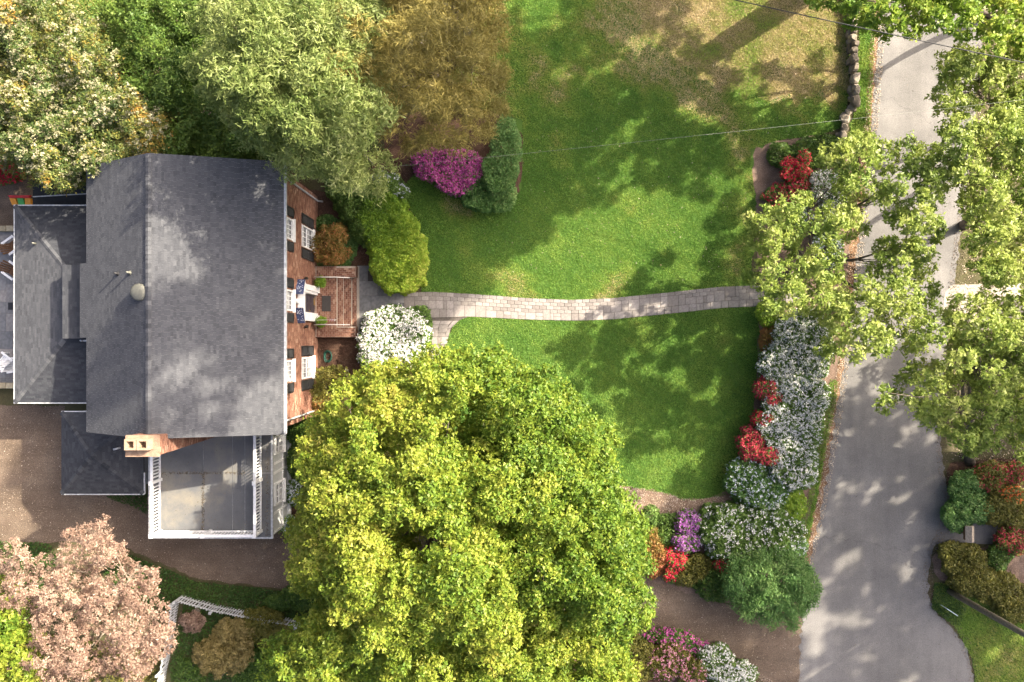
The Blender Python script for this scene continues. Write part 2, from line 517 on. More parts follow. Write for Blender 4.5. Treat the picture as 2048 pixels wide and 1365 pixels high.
LG['orange'] = leaf_mat('orange_petal', [(0, (.45, .08, .02)), (.5, (.62, .13, .03)), (1, (.75, .25, .06))], .25)
LG['pink'] = leaf_mat('pink_petal', [(0, (.42, .13, .20)), (.5, (.58, .24, .33)), (1, (.72, .42, .46))], .25)
LG['grass'] = leaf_mat('grass_blade', [(0, (.055, .145, .028)), (.3, (.13, .265, .042)), (.6, (.27, .385, .07)), (.78, (.32, .35, .085)), (.9, (.50, .42, .20)), (1, (.62, .50, .31))], .35, .6)
LG['ivy'] = leaf_mat('ground_cover_leaf', [(0, (.02, .055, .012)), (.5, (.05, .11, .02)), (1, (.12, .19, .035))])


# ------------------------------------------------------------------ foliage
def unit(v):
    return v / (np.linalg.norm(v, axis=-1, keepdims=True) + 1e-9)


def leaf_quads(C, N, L, Wd, rng, T=None):
    """diamond leaves with a slight fold: centre C, normal N"""
    N = unit(N)
    R = rng.normal(size=C.shape) if T is None else T
    T_ = unit(R - N * np.sum(R * N, 1, keepdims=True))
    B = np.cross(N, T_)
    L = np.asarray(L).reshape(-1, 1); Wd = np.asarray(Wd).reshape(-1, 1)
    a = C - T_ * L * .5
    b = C + B * Wd * .5 + N * Wd * .12 - T_ * L * .08
    c = C + T_ * L * .5 - N * L * .10
    d = C - B * Wd * .5 + N * Wd * .12 - T_ * L * .08
    return np.stack([a, b, c, d], 1).reshape(-1, 3)


def leaf_tris(C, N, L, Wd, rng, T=None):
    """pointed leaf as one triangle"""
    N = unit(N)
    R = rng.normal(size=C.shape) if T is None else T
    T_ = unit(R - N * np.sum(R * N, 1, keepdims=True))
    B = np.cross(N, T_)
    L = np.asarray(L).reshape(-1, 1); Wd = np.asarray(Wd).reshape(-1, 1)
    a = C - T_ * L * .42 - B * Wd * .68
    b = C - T_ * L * .42 + B * Wd * .68
    c = C + T_ * L * .75 - N * L * .08
    return np.stack([a, b, c], 1).reshape(-1, 3)


def in_ells(x, y, ells):
    d = np.full(np.shape(x), -1.0)
    for e in ells:
        cx, cy, rx, ry = e[:4]
        q = 1 - ((x - cx) / rx) ** 2 - ((y - cy) / ry) ** 2
        d = np.maximum(d, q)
    return d


def sample_ells(ells, n, rng, wob=0.18, seed=0, thresh=0.0, wsc=22.0):
    """n random points inside a union of ellipses with an uneven outline; returns px, py, depth 0..1"""
    x0 = min(e[0] - e[2] for e in ells) - 8; x1 = max(e[0] + e[2] for e in ells) + 8
    y0 = min(e[1] - e[3] for e in ells) - 8; y1 = max(e[1] + e[3] for e in ells) + 8
    X, Y, D = [], [], []
    tot = 0
    while tot < n:
        x = rng.uniform(x0, x1, 4 * n + 64); y = rng.uniform(y0, y1, 4 * n + 64)
        d = in_ells(x, y, ells) + wob * 2 * (fnoise(x, y, wsc, seed) - .5)
        k = d > thresh
        X.append(x[k]); Y.append(y[k]); D.append(d[k]); tot += k.sum()
    return np.concatenate(X)[:n], np.concatenate(Y)[:n], np.clip(np.concatenate(D)[:n], 0, 1)


def thin(x, y, mind):
    """greedy minimum distance"""
    keep = []
    kx, ky = [], []
    for i in range(len(x)):
        if keep:
            if np.min((np.array(kx) - x[i]) ** 2 + (np.array(ky) - y[i]) ** 2) < mind * mind: continue
        keep.append(i); kx.append(x[i]); ky.append(y[i])
    return np.array(keep, int)


def foliage_mesh(name, LC, LR, rng, clumps, leaves, clump_r, leaf, mat, up=.7, flat=.75, lobe_t=None, aspect=.6, low=-.25, tmix=(.45, .3, .25), droop=0.0):
    n = len(LC)
    lt = rng.random(n) if lobe_t is None else lobe_t
    idx = np.repeat(np.arange(n), np.maximum(3, (clumps * np.clip((LR / LR.mean()) ** 1.6, .3, 2.2)).astype(int)))
    d = rng.normal(size=(len(idx), 3))
    d[:, 2] = np.where(d[:, 2] < low, -d[:, 2] * .6, d[:, 2])
    d = unit(d)
    rr = LR[idx] * rng.uniform(.45, 1.08, len(idx)) ** .7
    cc = LC[idx] + d * rr[:, None] * np.array([1, 1, flat])
    ct = rng.random(len(idx))
    j = np.repeat(np.arange(len(idx)), leaves)
    cs = rng.uniform(.6, 1.5, len(idx))
    C = cc[j] + rng.normal(size=(len(j), 3)) * (clump_r * cs[j])[:, None] * np.array([.55, .55, .4])
    N = rng.normal(size=C.shape) * .75 + np.array([0, 0, up]) + d[j] * .45
    L = leaf * rng.uniform(.55, 1.4, len(j))
    tint = tmix[0] * lt[idx][j] + tmix[1] * ct[j] + tmix[2] * rng.random(len(j))
    T = None
    if droop:
        T = d[j] + rng.normal(size=C.shape) * .45 - np.array([0, 0, droop])
    V = leaf_tris(C, N, L, L * aspect, rng, T)
    return fast_mesh(name, V, 3, mat, np.clip(tint, 0, 1))


def branch_system(base, tips, rng, r0, fork, lean=None):
    """trunk and limbs: returns (trunk MB, limbs MB)"""
    base = np.array(base, float)
    tips = np.array(tips, float)
    cen = tips.mean(0)
    top = np.array([base[0] * .35 + cen[0] * .65, base[1] * .35 + cen[1] * .65, fork])
    tr = MB()
    pts, rad = [], []
    for t in np.linspace(0, 1, 6):
        p = base * (1 - t) + top * t + np.array([rng.normal(0, .07), rng.normal(0, .07), 0]) * (t > 0)
        pts.append(p); rad.append(r0 * (1.0 - .35 * t) * (1.35 if t == 0 else 1))
    tr.tube(pts, rad, 10, .4)
    lb = MB()
    # group the tips into limbs by angle
    nl = max(4, min(9, len(tips) // 9))
    ang = np.arctan2(tips[:, 1] - top[1], tips[:, 0] - top[0])
    order = np.argsort(ang)
    for g in np.array_split(order, nl):
        if len(g) == 0: continue
        c = tips[g].mean(0)
        st = pts[-1] - np.array([0, 0, rng.uniform(0, fork * .25)])
        mid = st * .45 + c * .55 + np.array([rng.normal(0, .25), rng.normal(0, .25), -.25])
        end = st * .12 + c * .88
        P = [st, st * .7 + mid * .3 + np.array([0, 0, .15]), mid, end]
        R = [r0 * .52, r0 * .42, r0 * .28, r0 * .14]
        lb.tube(P, R, 7, rng.random())
        for i in g:
            a = [mid, end, st * .3 + mid * .7][rng.integers(0, 3)]
            q = tips[i]
            m2 = a * .5 + q * .5 + rng.normal(0, .14, 3)
            lb.tube([a, m2, q], [r0 * .13, r0 * .085, r0 * .03], 5, rng.random(), cap=False)
    return tr, lb


def tree(name, label, cat, base, ells, hlo, hhi, spacing, lobe_r, clumps, leaves, clump_r, leaf, lm, seed, fork=None, r0=.25, bark='bark',
         up=.7, flat=.75, aspect=.6, wob=.2, layers=1.35, tint_dir=None, group=None, droop=0.0, tmix=(.45, .3, .25), dome=.6, base_jit=.8, extra=None, hm=None, wsc=40.0, holes=()):
    rng = np.random.default_rng(seed)
    x, y, d = sample_ells(ells, 2500, rng, wob, seed, wsc=wsc)
    k = thin(x, y, spacing)
    x, y, d = x[k], y[k], d[k]
    for hx_, hy_, hr_ in holes:
        q = (x - hx_) ** 2 + (y - hy_) ** 2 > hr_ ** 2
        x, y, d = x[q], y[q], d[q]
    h = hlo + (hhi - hlo) * np.sqrt(np.clip(d, 0, 1)) ** dome + rng.normal(0, base_jit, len(x)) * .6
    # a second, lower and inner layer
    m = rng.random(len(x)) < (layers - 1.0)
    cx, cy = x.mean(), y.mean()
    x2 = x[m] * .93 + cx * .07; y2 = y[m] * .93 + cy * .07; h2 = hlo * .9 + (h[m] - hlo * .9) * rng.uniform(.35, .7, m.sum())
    X, Y, Z = np.concatenate([x, x2]), np.concatenate([y, y2]), np.concatenate([h, h2])
    Z = np.maximum(Z, .8)
    kk = (H - Z) / F if hm is None else np.full(len(Z), (H - hm) / F)
    LC = np.stack([(X - 1024) * kk, (682.5 - Y) * kk, Z], 1)
    LR = lobe_r * rng.uniform(.5, 1.45, len(LC))
    lt = np.clip(.5 * rng.random(len(LC)) + 1.1 * (fnoise(X, Y, 90, seed + 5) - .5) + .25, 0, 1)
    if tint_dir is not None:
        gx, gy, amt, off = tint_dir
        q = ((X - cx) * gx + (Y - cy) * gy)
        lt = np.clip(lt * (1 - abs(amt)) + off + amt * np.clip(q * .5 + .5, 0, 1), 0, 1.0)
    bx, by = W(*base)
    t = thing(name, label, cat, (bx, by, 0), group)
    me = foliage_mesh('crown', LC, LR, rng, clumps, leaves, clump_r, leaf, LG[lm], up, flat, lt, aspect, droop=droop, tmix=tmix)
    cr = bpy.data.objects.new('crown', me)
    link(cr, t)
    if extra:
        em, ecl, elv, ecr, elf, easp, frac = extra
        pick = rng.random(len(LC)) < frac
        LC2 = LC[pick] + np.array([0, 0, lobe_r * .25])
        me = foliage_mesh('blossom', LC2, LR[pick] * 1.02, rng, ecl, elv, ecr, elf, LG[em], 1.0, flat, None, easp, low=.15)
        link(bpy.data.objects.new('blossom', me), t)
    n1 = len(x)
    tips = LC[:n1] - np.array([0, 0, lobe_r * .35])
    if len(tips) > 70: tips = tips[rng.permutation(len(tips))[:70]]
    tr, lb = branch_system((bx, by, -.1), tips, rng, r0, fork if fork else hlo * .75)
    to = tr.build('trunk', M[bark], t, True)
    lo = lb.build('limbs', M[bark], to, True)
    return t


def copy_tree(src, name, label, loc, rz, scale=1.0, group=None):
    def rec(o, parent):
        c = o.copy()
        COL.objects.link(c)
        c.parent = parent
        for ch in o.children: rec(ch, c)
        return c
    r = rec(src, None)
    r.name = name
    r.location = loc
    r.rotation_euler = (0, 0, rz)
    r.scale = (scale,) * 3
    r['label'] = label
    if group: r['group'] = group
    return r


def shrub(name, label, ells, h, leafm, seed, cat='shrub', dens=1000, leaf=.085, aspect=.55, bloom=None, bloom_cover=.6, bloom_size=.065, bloom_dens=850,
          bump=.25, wob=.22, lump=14.0, group=None, h0=0.02, up=.8, bpatch=30.0, spiky=0.0, tgrad=None, sheared=False):
    """dome of leaves (and blossoms) over an uneven outline"""
    rng = np.random.default_rng(seed)
    wob = max(wob, .2) * 1.55
    spiky = max(spiky, .03)
    ells2 = [(e[0], e[1], e[2] * 1.10 + 2, e[3] * 1.10 + 2) for e in ells]
    area = 0.0
    for e in ells: area += math.pi * e[2] * e[3]
    area *= ((H - h) / F) ** 2 * (.8 if len(ells) > 1 else 1)
    n = int(area * dens)
    cx = np.mean([e[0] for e in ells]); cy = np.mean([e[1] for e in ells])
    bx, by = W(cx, cy, h * .5)
    t = thing(name, label, cat, (bx, by, 0), group)

    def place(n, depth, zoff=0.0):
        x, y, d = sample_ells(ells2, n, rng, wob, seed, wsc=15.0)
        d = np.clip(d + .30 * (vnoise(x, y, 7.0, seed + 3) - .5), 0, 1)
        lum = fnoise(x, y, lump, seed + 7)
        dome = np.clip(d * 3.2, 0, 1) ** .5 if sheared else np.clip(d * 1.5, 0, 1) ** .5
        z = h0 + (h - h0) * dome * (1 - bump + 2 * bump * lum)
        u = rng.random(n) ** 1.6
        z = np.maximum(z * (1 - depth * u) + zoff + rng.normal(0, .02 + spiky, n), .02)
        k = (H - z) / F
        C = np.stack([(x - 1024) * k, (682.5 - y) * k, z], 1)
        out = np.stack([(x - cx), -(y - cy), np.zeros(n)], 1)
        out = unit(out) * (1 - dome)[:, None]
        return x, y, C, out, lum, u
    x, y, C, out, lum, u = place(n, .55)
    N = rng.normal(size=C.shape) * .6 + np.array([0, 0, up]) + out * .8
    clump = fnoise(x, y, 6.0, seed + 31)
    tint = .35 * np.clip((clump - .2) / .6, 0, 1) + .25 * lum + .40 * rng.random(n)
    if tgrad: tint = np.clip(tint + tgrad[2] * ((x - cx) * tgrad[0] + (y - cy) * tgrad[1]) / 60.0, 0, 1)
    L = leaf * rng.uniform(.7, 1.3, n) * (1 + .9 * u)
    me = fast_mesh('foliage', leaf_tris(C, N, L, L * aspect, rng), 3, LG[leafm], np.clip(tint, 0, 1))
    link(bpy.data.objects.new('foliage', me), t)
    for bi, bl in enumerate([bloom] if isinstance(bloom, str) else (bloom or [])):
        nb = int(area * 260)
        x, y, C, out, lum, u = place(nb, .12, .04)
        patch = fnoise(x, y, bpatch, seed + 57 + bi * 13)
        lam = -math.log(max(.02, 1 - min(bloom_cover, .97))) * 95.0
        keep = rng.random(nb) < (lam / 260.0) * np.clip(1 + (patch - .5) * 3.2 * (1.15 - bloom_cover), .05, 3)
        C = np.repeat(C[keep], 5, 0); out = np.repeat(out[keep], 5, 0); m = len(C)
        C = C + rng.normal(size=C.shape) * np.array([.035, .035, .02])
        N = rng.normal(size=C.shape) * .5 + np.array([0, 0, 1.0]) + out * .8
        L = bloom_size * rng.uniform(.75, 1.35, m)
        me = fast_mesh('blossom', leaf_quads(C, N, L, L * .95, rng), 4, LG[bl], rng.random(m))
        link(bpy.data.objects.new('blossom', me), t)
    st = MB()
    for i in range(5):
        a = rng.uniform(0, 6.28); r = rng.uniform(.15, .4) * min(e[2] for e in ells) / S
        st.tube([(bx + .05 * math.cos(a), by + .05 * math.sin(a), -.05), (bx + r * .5 * math.cos(a), by + r * .5 * math.sin(a), h * .35), (bx + r * math.cos(a), by + r * math.sin(a), h * .7)],
                [.035, .025, .012], 5, rng.random(), cap=False)
    st.build('stem', M['bark'], t, True)
    return t


# ------------------------------------------------------------------ SETTING: ground, lawn, road, drive
def sheet(name, poly, z, mat, parent=None):
    o = add_mesh(name, [(x, y, z) for x, y in poly], [tuple(range(len(poly)))], mat, parent)
    if parent is None: o['kind'] = 'structure'
    # make sure it faces up
    if o.data.polygons[0].normal.z < 0: o.data.flip_normals()
    return o


gr = MB()
gr.add([(-160, -160, -.012), (160, -160, -.012), (160, 160, -.012), (-160, 160, -.012)], [(0, 1, 2, 3)])
gr.build('ground', M['soil'])['kind'] = 'structure'

LAWN_N = [(985, -160), (1700, -160), (1702, 60), (1698, 180), (1690, 262), (1600, 275), (1560, 300), (1535, 350), (1520, 420), (1505, 500), (1500, 600),
          (1300, 606), (1100, 618), (900, 612), (835, 596), (850, 560), (858, 510), (842, 455), (812, 405), (800, 380), (830, 352), (800, 330), (870, 200), (960, 60)]
LAWN_S = [(880, 760), (895, 690), (903, 655), (930, 630), (1060, 620), (1300, 612), (1512, 600), (1528, 640), (1532, 720), (1516, 790), (1506, 850), (1478, 900), (1462, 960),
          (1448, 998), (1385, 1007), (1320, 992), (1240, 965), (1200, 975), (1120, 1010), (1000, 1010), (900, 930)]
lawn_n = organic(smooth_poly(px_poly(LAWN_N), 1), .3, .05, 1)
lawn_s = organic(smooth_poly(px_poly(LAWN_S), 1), .3, .05, 2)
sheet('lawn', lawn_n, 0.0, M['lawn'])
sheet('lawn_south', lawn_s, 0.0, M['lawn'])
DRYL = [(1260, -160), (1700, -160), (1702, 60), (1698, 180), (1690, 205), (1560, 200), (1450, 180), (1370, 140), (1300, 90), (1260, 40)]
sheet('dry_lawn', organic(smooth_poly(px_poly(DRYL), 2), .35, .30, 51), .0015, M['drylawn'])
VERGE = [(1722, -160), (1718, 60), (1712, 200), (1700, 262), (1690, 300), (1740, 300), (1742, 200), (1750, 60), (1756, -160)]
sheet('verge', organic(px_poly(VERGE), .3, .04, 3), 0.0, M['lawn'])
VERGE2 = [(1660, 760), (1640, 860), (1622, 960), (1605, 1040), (1590, 1110), (1612, 1110), (1632, 1010), (1652, 900), (1672, 800), (1676, 760)]
sheet('verge_south', organic(px_poly(VERGE2), .3, .03, 4), 0.0, M['lawn'])

ROAD_L = [(1772, -400), (1765, -160), (1757, 60), (1745, 230), (1728, 380), (1712, 520), (1698, 640), (1688, 730), (1668, 850), (1652, 960), (1634, 1060), (1618, 1130), (1604, 1220), (1598, 1365), (1590, 1500), (1590, 1700)]
ROAD_R = [(1900, 1700), (1950, 1500), (1948, 1365), (1935, 1300), (1905, 1255), (1872, 1225), (1857, 1195), (1858, 1140), (1868, 1095), (1886, 1060), (1902, 1005), (1890, 960), (1882, 890), (1886, 800), (1895, 700), (1910, 560), (1930, 400), (1950, 230), (1968, 60), (1980, -160), (1990, -400)]
road = organic(px_poly(ROAD_L + ROAD_R), .2, .05, 5)
sheet('road', road, .006, M['road'])
LIT = [(1752, -200), (1742, 60), (1730, 240), (1712, 380), (1690, 560), (1676, 720), (1654, 860), (1636, 990), (1618, 1080), (1604, 1130), (1624, 1130), (1642, 1060), (1664, 950), (1682, 840), (1700, 720), (1720, 560), (1742, 380), (1758, 230), (1770, 60), (1780, -200)]
sheet('roadside_litter', organic(px_poly(LIT), .15, .05, 6), .003, M['litter'])
sheet('neighbour_drive', organic(px_poly([(1890, 585), (1905, 570), (2300, 560), (2300, 668), (1900, 660), (1885, 640)]), .5, .015, 7), .010, M['concrete'])
sheet('neighbour_walk', px_poly([(1872, 1046), (2300, 1040), (2300, 1090), (1868, 1088)]), .003, M['road'])
sheet('neighbour_lawn', organic(px_poly([(1863, 1215), (1870, 1165), (1910, 1170), (2060, 1210), (2400, 1300), (2400, 1600), (1990, 1600), (1955, 1400), (1945, 1320), (1910, 1255)]), .3, .04, 8), 0.0, M['lawn'])
DRIVE = [(-700, 800), (130, 812), (130, 985), (300, 990), (300, 960), (430, 960), (590, 1060), (760, 1100), (1000, 1120), (1200, 1140), (1300, 1160), (1400, 1190), (1500, 1225), (1560, 1235), (1606, 1222), (1602, 1400), (1540, 1378),
         (1480, 1330), (1400, 1285), (1290, 1258), (1100, 1230), (850, 1215), (640, 1190), (520, 1172), (400, 1160), (330, 1130), (240, 1092), (120, 1082), (0, 1090), (-700, 1100)]
sheet('driveway', organic(px_poly(DRIVE), .3, .05, 9), .003, M['drive'])
sheet('side_yard', organic(px_poly([(-300, 330), (180, 330), (180, 455), (-300, 455)]), .3, .05, 10), .002, M['drive'])
BED1 = [(560, 330), (640, 395), (700, 360), (760, 320), (830, 330), (835, 352), (790, 372), (830, 440), (852, 510), (848, 570), (810, 588), (712, 586), (712, 533), (560, 533)]
BED2 = [(560, 672), (722, 672), (760, 640), (850, 640), (858, 720), (880, 780), (760, 900), (620, 900), (580, 1080), (560, 1080), (570, 840), (560, 800)]
BED3 = [(1500, 300), (1555, 282), (1640, 270), (1700, 300), (1705, 420), (1690, 620), (1678, 720), (1655, 850), (1630, 980), (1600, 1110), (1560, 1230), (1400, 1195), (1290, 1160), (1200, 1100), (1190, 1000), (1215, 968), (1320, 985), (1385, 1002), (1450, 990), (1470, 930), (1500, 860), (1520, 700), (1512, 420)]
BED4 = [(1285, 1262), (1400, 1288), (1480, 1335), (1540, 1382), (1540, 1500), (1100, 1500), (1100, 1235)]
BED5 = [(775, 322), (840, 335), (900, 395), (1000, 420), (1045, 380), (1045, 240), (900, 200), (760, 250)]
BED6 = [(1905, 920), (2400, 900), (2400, 1044), (1890, 1042), (1902, 1000), (1890, 950)]
BED7 = [(1868, 1092), (2300, 1095), (2300, 1290), (2060, 1200), (1912, 1165), (1866, 1160)]
for nm, bd, mt, sd in (('front_bed', BED1, 'mulch', 11), ('foundation_bed', BED2, 'mulch', 12), ('roadside_bed', BED3, 'drymulch', 13), ('drive_bed', BED4, 'mulch', 14),
                       ('azalea_bed', BED5, 'mulch', 15), ('neighbour_bed', BED6, 'mulch', 16), ('corner_bed', BED7, 'drymulch', 17)):
    sheet(nm, organic(smooth_poly(px_poly(bd), 1), .25, .05, sd), .0045, M[mt])

# ------------------------------------------------------------------ stone path
TOPE = [(800, 586), (860, 584), (940, 588), (1060, 597), (1140, 600), (1220, 597), (1340, 585), (1440, 574), (1520, 571), (1610, 574)]
BOTE = [(800, 636), (860, 636), (940, 634), (1060, 640), (1150, 642), (1220, 640), (1340, 628), (1440, 617), (1520, 613), (1610, 613)]
BRL = [(634, 858), (680, 862), (725, 864), (800, 868)]
BRR = [(634, 938), (640, 921), (648, 908), (660, 900), (690, 894), (725, 889), (800, 890)]


def interp(tab, v):
    return float(np.interp(v, [a for a, b in tab], [b for a, b in tab]))


path_poly = px_poly([(808, 586)] + TOPE[1:] + BOTE[::-1][:-2] + [(938, 634), (921, 640), (908, 648), (900, 660), (894, 690), (889, 725), (889, 800), (866, 800), (862, 700), (858, 640), (808, 636)])
path_o = sheet('garden_path', path_poly, .012, M['joint'])


def ashlar(nu, nv, rng, sizes):
    g = -np.ones((nu, nv), int)
    out = []
    for u in range(nu):
        for v in range(nv):
            if g[u, v] >= 0: continue
            opts = sizes[:]
            rng.shuffle(opts)
            for a, b in opts + [(1, 1)]:
                if u + a <= nu and v + b <= nv and np.all(g[u:u + a, v:v + b] < 0):
                    g[u:u + a, v:v + b] = len(out)
                    out.append((u, v, a, b))
                    break
    return out


def slab(name, corners, z0, z1, mat, parent, gap=.012, bev=.012):
    """one paving stone: four corners in plan, bevelled top"""
    c = np.array(corners, float)
    m = c.mean(0)
    d = c - m
    ln = np.linalg.norm(d, axis=1, keepdims=True)
    o = m + d * (1 - gap / ln)
    i = m + d * (1 - (gap + bev) / ln)
    v = [(x, y, z0) for x, y in o] + [(x, y, z1 - bev * .7) for x, y in o] + [(x, y, z1) for x, y in i]
    v = [(x - m[0], y - m[1], z) for x, y, z in v]
    f = []
    for k in range(4):
        k2 = (k + 1) % 4
        f += [(k, k2, 4 + k2, 4 + k), (4 + k, 4 + k2, 8 + k2, 8 + k)]
    f.append((8, 9, 10, 11))
    # orientation
    area = sum(o[k][0] * o[(k + 1) % 4][1] - o[(k + 1) % 4][0] * o[k][1] for k in range(4))
    if area < 0: f = [q[::-1] for q in f]
    return add_mesh(name, v, f, mat, parent, loc=(m[0], m[1], 0))


prng = np.random.default_rng(3)
SZ = [(2, 2), (2, 3), (3, 2), (2, 1), (1, 2), (2, 2), (3, 3)]
NU, NV = 112, 6
for u, v, a, b in ashlar(NU, NV, prng, SZ):
    cs = []
    for uu, vv in ((u, v), (u + a, v), (u + a, v + b), (u, v + b)):
        px = 808 + (1606 - 808) * uu / NU
        py = interp(BOTE, px) + (interp(TOPE, px) - interp(BOTE, px)) * vv / NV
        cs.append(W(px, py))
    slab('paver', cs, .0, .032 + prng.uniform(0, .006), M['paver'], path_o)
for u, v, a, b in ashlar(20, 5, prng, SZ[:5]):
    cs = []
    for uu, vv in ((u, v), (u + a, v), (u + a, v + b), (u, v + b)):
        py = 642 + (800 - 642) * uu / 20
        px = interp(BRL, py) + (interp(BRR, py) - interp(BRL, py)) * vv / 5
        cs.append(W(px, py))
    slab('paver', cs, .0, .032 + prng.uniform(0, .006), M['paver'], path_o)
terr = sheet('entry_terrace', px_poly([(714, 531), (800, 531), (812, 584), (812, 640), (760, 680), (714, 690)]), .010, M['joint'])
for u, v, a, b in ashlar(7, 10, prng, [(2, 2), (3, 2), (2, 3), (3, 3), (2, 1)]):
    cs = [W(716 + 92 * uu / 7.0, 532 + 150 * vv / 10.0) for uu, vv in ((u, v), (u + a, v), (u + a, v + b), (u, v + b))]
    slab('flagstone', cs, .0, .034 + prng.uniform(0, .006), M['bluestone'], terr, .008)
tk = MB()
x0, y0 = W(714, 676); x1, y1 = W(719, 533)
tk.box(x0, x1, y0, y1, .0, .06, .8)
tk.build('edging', M['concrete'], terr)
# rear patio at the left edge
pat = sheet('rear_patio', px_poly([(-300, 462), (40, 462), (40, 770), (-300, 770)]), .010, M['joint'])
for u, v, a, b in ashlar(7, 26, prng, [(2, 3), (3, 3), (3, 2), (2, 2)]):
    cs = [W(-50 + 88 * uu / 7.0, 463 + 306 * vv / 26.0) for uu, vv in ((u, v), (u + a, v), (u + a, v + b), (u, v + b))]
    slab('flagstone', cs, .0, .030, M['bluestone'], pat, .006)

# ------------------------------------------------------------------ HOUSE
hrng = np.random.default_rng(21)
house = thing('brick_house', 'red brick two storey house with dark grey shingle roof and lower rear wings', 'house', (-15.3, 2.0, 0))
XF, XR, YS, YN = -10.78, -19.70, -4.07, 8.00       # wall faces


def shingles(name, ea, eb, ta, tb, parent, mat, tabw=.24, expo=.125):
    """courses of shingle tabs on a roof plane; ea-eb the eave, ta-tb the top edge"""
    ea, eb, ta, tb = [np.array(p, float) for p in (ea, eb, ta, tb)]
    u = eb - ea; LU = np.linalg.norm(u); u = u / LU
    up = ta - ea; up = up - u * (up @ u); LS = np.linalg.norm(up); up = up / LS
    nrm = np.cross(u, up)
    if nrm[2] < 0: nrm = -nrm
    l1 = (ta - ea) @ u; r1 = (tb - ea) @ u
    rows = max(1, int(round(LS / expo)))
    V, T = [], []
    for i in range(rows):
        s0, s1 = LS * i / rows, LS * (i + 1) / rows
        lb, rb = l1 * i / rows, LU + (r1 - LU) * i / rows
        lt, rt = l1 * (i + 1) / rows, LU + (r1 - LU) * (i + 1) / rows
        x = -hrng.uniform(0, tabw)
        while x < LU:
            w = tabw * hrng.uniform(.8, 1.2)
            a, b = max(x + .0015, lb), min(x + w - .0015, rb)
            c, d = min(x + w - .0015, rt), max(x + .0015, lt)
            x += w
            if b - a < .01: continue
            if c - d < .0: c = d = (max(min((a + b) / 2, rt), lt))
            q = .007 + hrng.uniform(0, .003)
            P = [ea + u * a + up * s0 + nrm * q, ea + u * b + up * s0 + nrm * q, ea + u * c + up * s1 + nrm * .004, ea + u * d + up * s1 + nrm * .004]
            G = [ea + u * a + up * s0 - nrm * .002, ea + u * b + up * s0 - nrm * .002, P[1], P[0]]
            t = .5 + (hrng.beta(2.2, 2.2) - .5) * .62
            V += P + G; T += [t, t * .8]
    me = fast_mesh(name, np.array(V), 4, mat, T)
    o = bpy.data.objects.new(name, me)
    link(o, parent)
    o['kind'] = 'stuff'
    return o


def slab_poly(pts, th):
    """roof deck: polygon in space given a vertical thickness"""
    n = len(pts)
    v = [tuple(p) for p in pts] + [(p[0], p[1], p[2] - th) for p in pts]
    f = [tuple(range(n)), tuple(range(n, 2 * n))[::-1]] + [(i, n + i, n + (i + 1) % n, (i + 1) % n) for i in range(n)]
    return v, f


def ridge_caps(name, a, b, parent, mat, w=.26, step=.2):
    a, b = np.array(a, float), np.array(b, float)
    L = np.linalg.norm(b - a); d = (b - a) / L
    s = np.cross(d, (0, 0, 1)); s /= np.linalg.norm(s)
    m = MB()
    n = int(L / step)
    for i in range(n):
        p0 = a + d * L * i / n; p1 = a + d * (L * (i + 1) / n - .008)
        z0, z1 = .05, .035
        m.add([p0 - s * w / 2 + (0, 0, z0 - .045), p0 + (0, 0, z0), p1 + (0, 0, z1), p1 - s * w / 2 + (0, 0, z1 - .045),
               p0 + s * w / 2 + (0, 0, z0 - .045), p1 + s * w / 2 + (0, 0, z1 - .045)], [(0, 1, 2, 3), (1, 4, 5, 2)], hrng.beta(2, 2))
    o = m.build(name, mat, parent)
    o['kind'] = 'stuff'
    return o


def brick_boxes(P0, U, Vv, N, nu_len, nv_len, skip, bl=.215, bh=.075, joint=.012, proud=.022, name='bricks', parent=None):
    """bricks in running bond on the rectangle P0 + u*U + v*Vv, standing proud along N"""
    P0, U, Vv, N = [np.array(q, float) for q in (P0, U, Vv, N)]
    V, T = [], []
    rows = int(nv_len / bh)
    for r in range(rows):
        v0 = r * bh + joint / 2; v1 = (r + 1) * bh - joint / 2
        off = -(bl / 2 if r % 2 else 0)
        for c in range(int(nu_len / bl) + 2):
            u0 = max(off + c * bl + joint / 2, 0.0); u1 = min(off + (c + 1) * bl - joint / 2, nu_len)
            if u1 - u0 < .03: continue
            um, vm = (u0 + u1) / 2, (v0 + v1) / 2
            if any(a < um < b and e < vm < g for a, b, e, g in skip): continue
            q = proud + hrng.uniform(-.004, .004)
            A = [P0 + U * a + Vv * b for a, b in ((u0, v0), (u1, v0), (u1, v1), (u0, v1))]
            B = [p + N * q for p in A]
            t = min(1, max(0, hrng.beta(2, 2.4) + .12 * math.sin(um * 1.7) * math.sin(vm * 2.1)))
            for f in ((B[0], B[1], B[2], B[3]), (A[3], B[3], B[2], A[2]), (A[0], A[1], B[1], B[0]), (A[1], A[2], B[2], B[1]), (A[0], B[0], B[3], A[3])):
                V += list(f); T.append(t)
    me = fast_mesh(name, np.array(V), 4, M['brick'], T)
    o = bpy.data.objects.new(name, me)
    link(o, parent)
    o['kind'] = 'stuff'
    return o


WIN_LO = [(5.42, 1.12, 1.0, 2.95), (-1.40, 1.12, 1.0, 2.95)]
WIN_UP = [(5.43, 1.02, 4.35, 6.0), (1.97, 1.02, 4.35, 6.0), (-1.44, 1.02, 4.35, 6.0)]
DOOR = (2.0, 1.30, .5, 3.05)
openings = [(yc - w / 2, yc + w / 2, z0, z1) for yc, w, z0, z1 in WIN_LO + WIN_UP + [DOOR]]
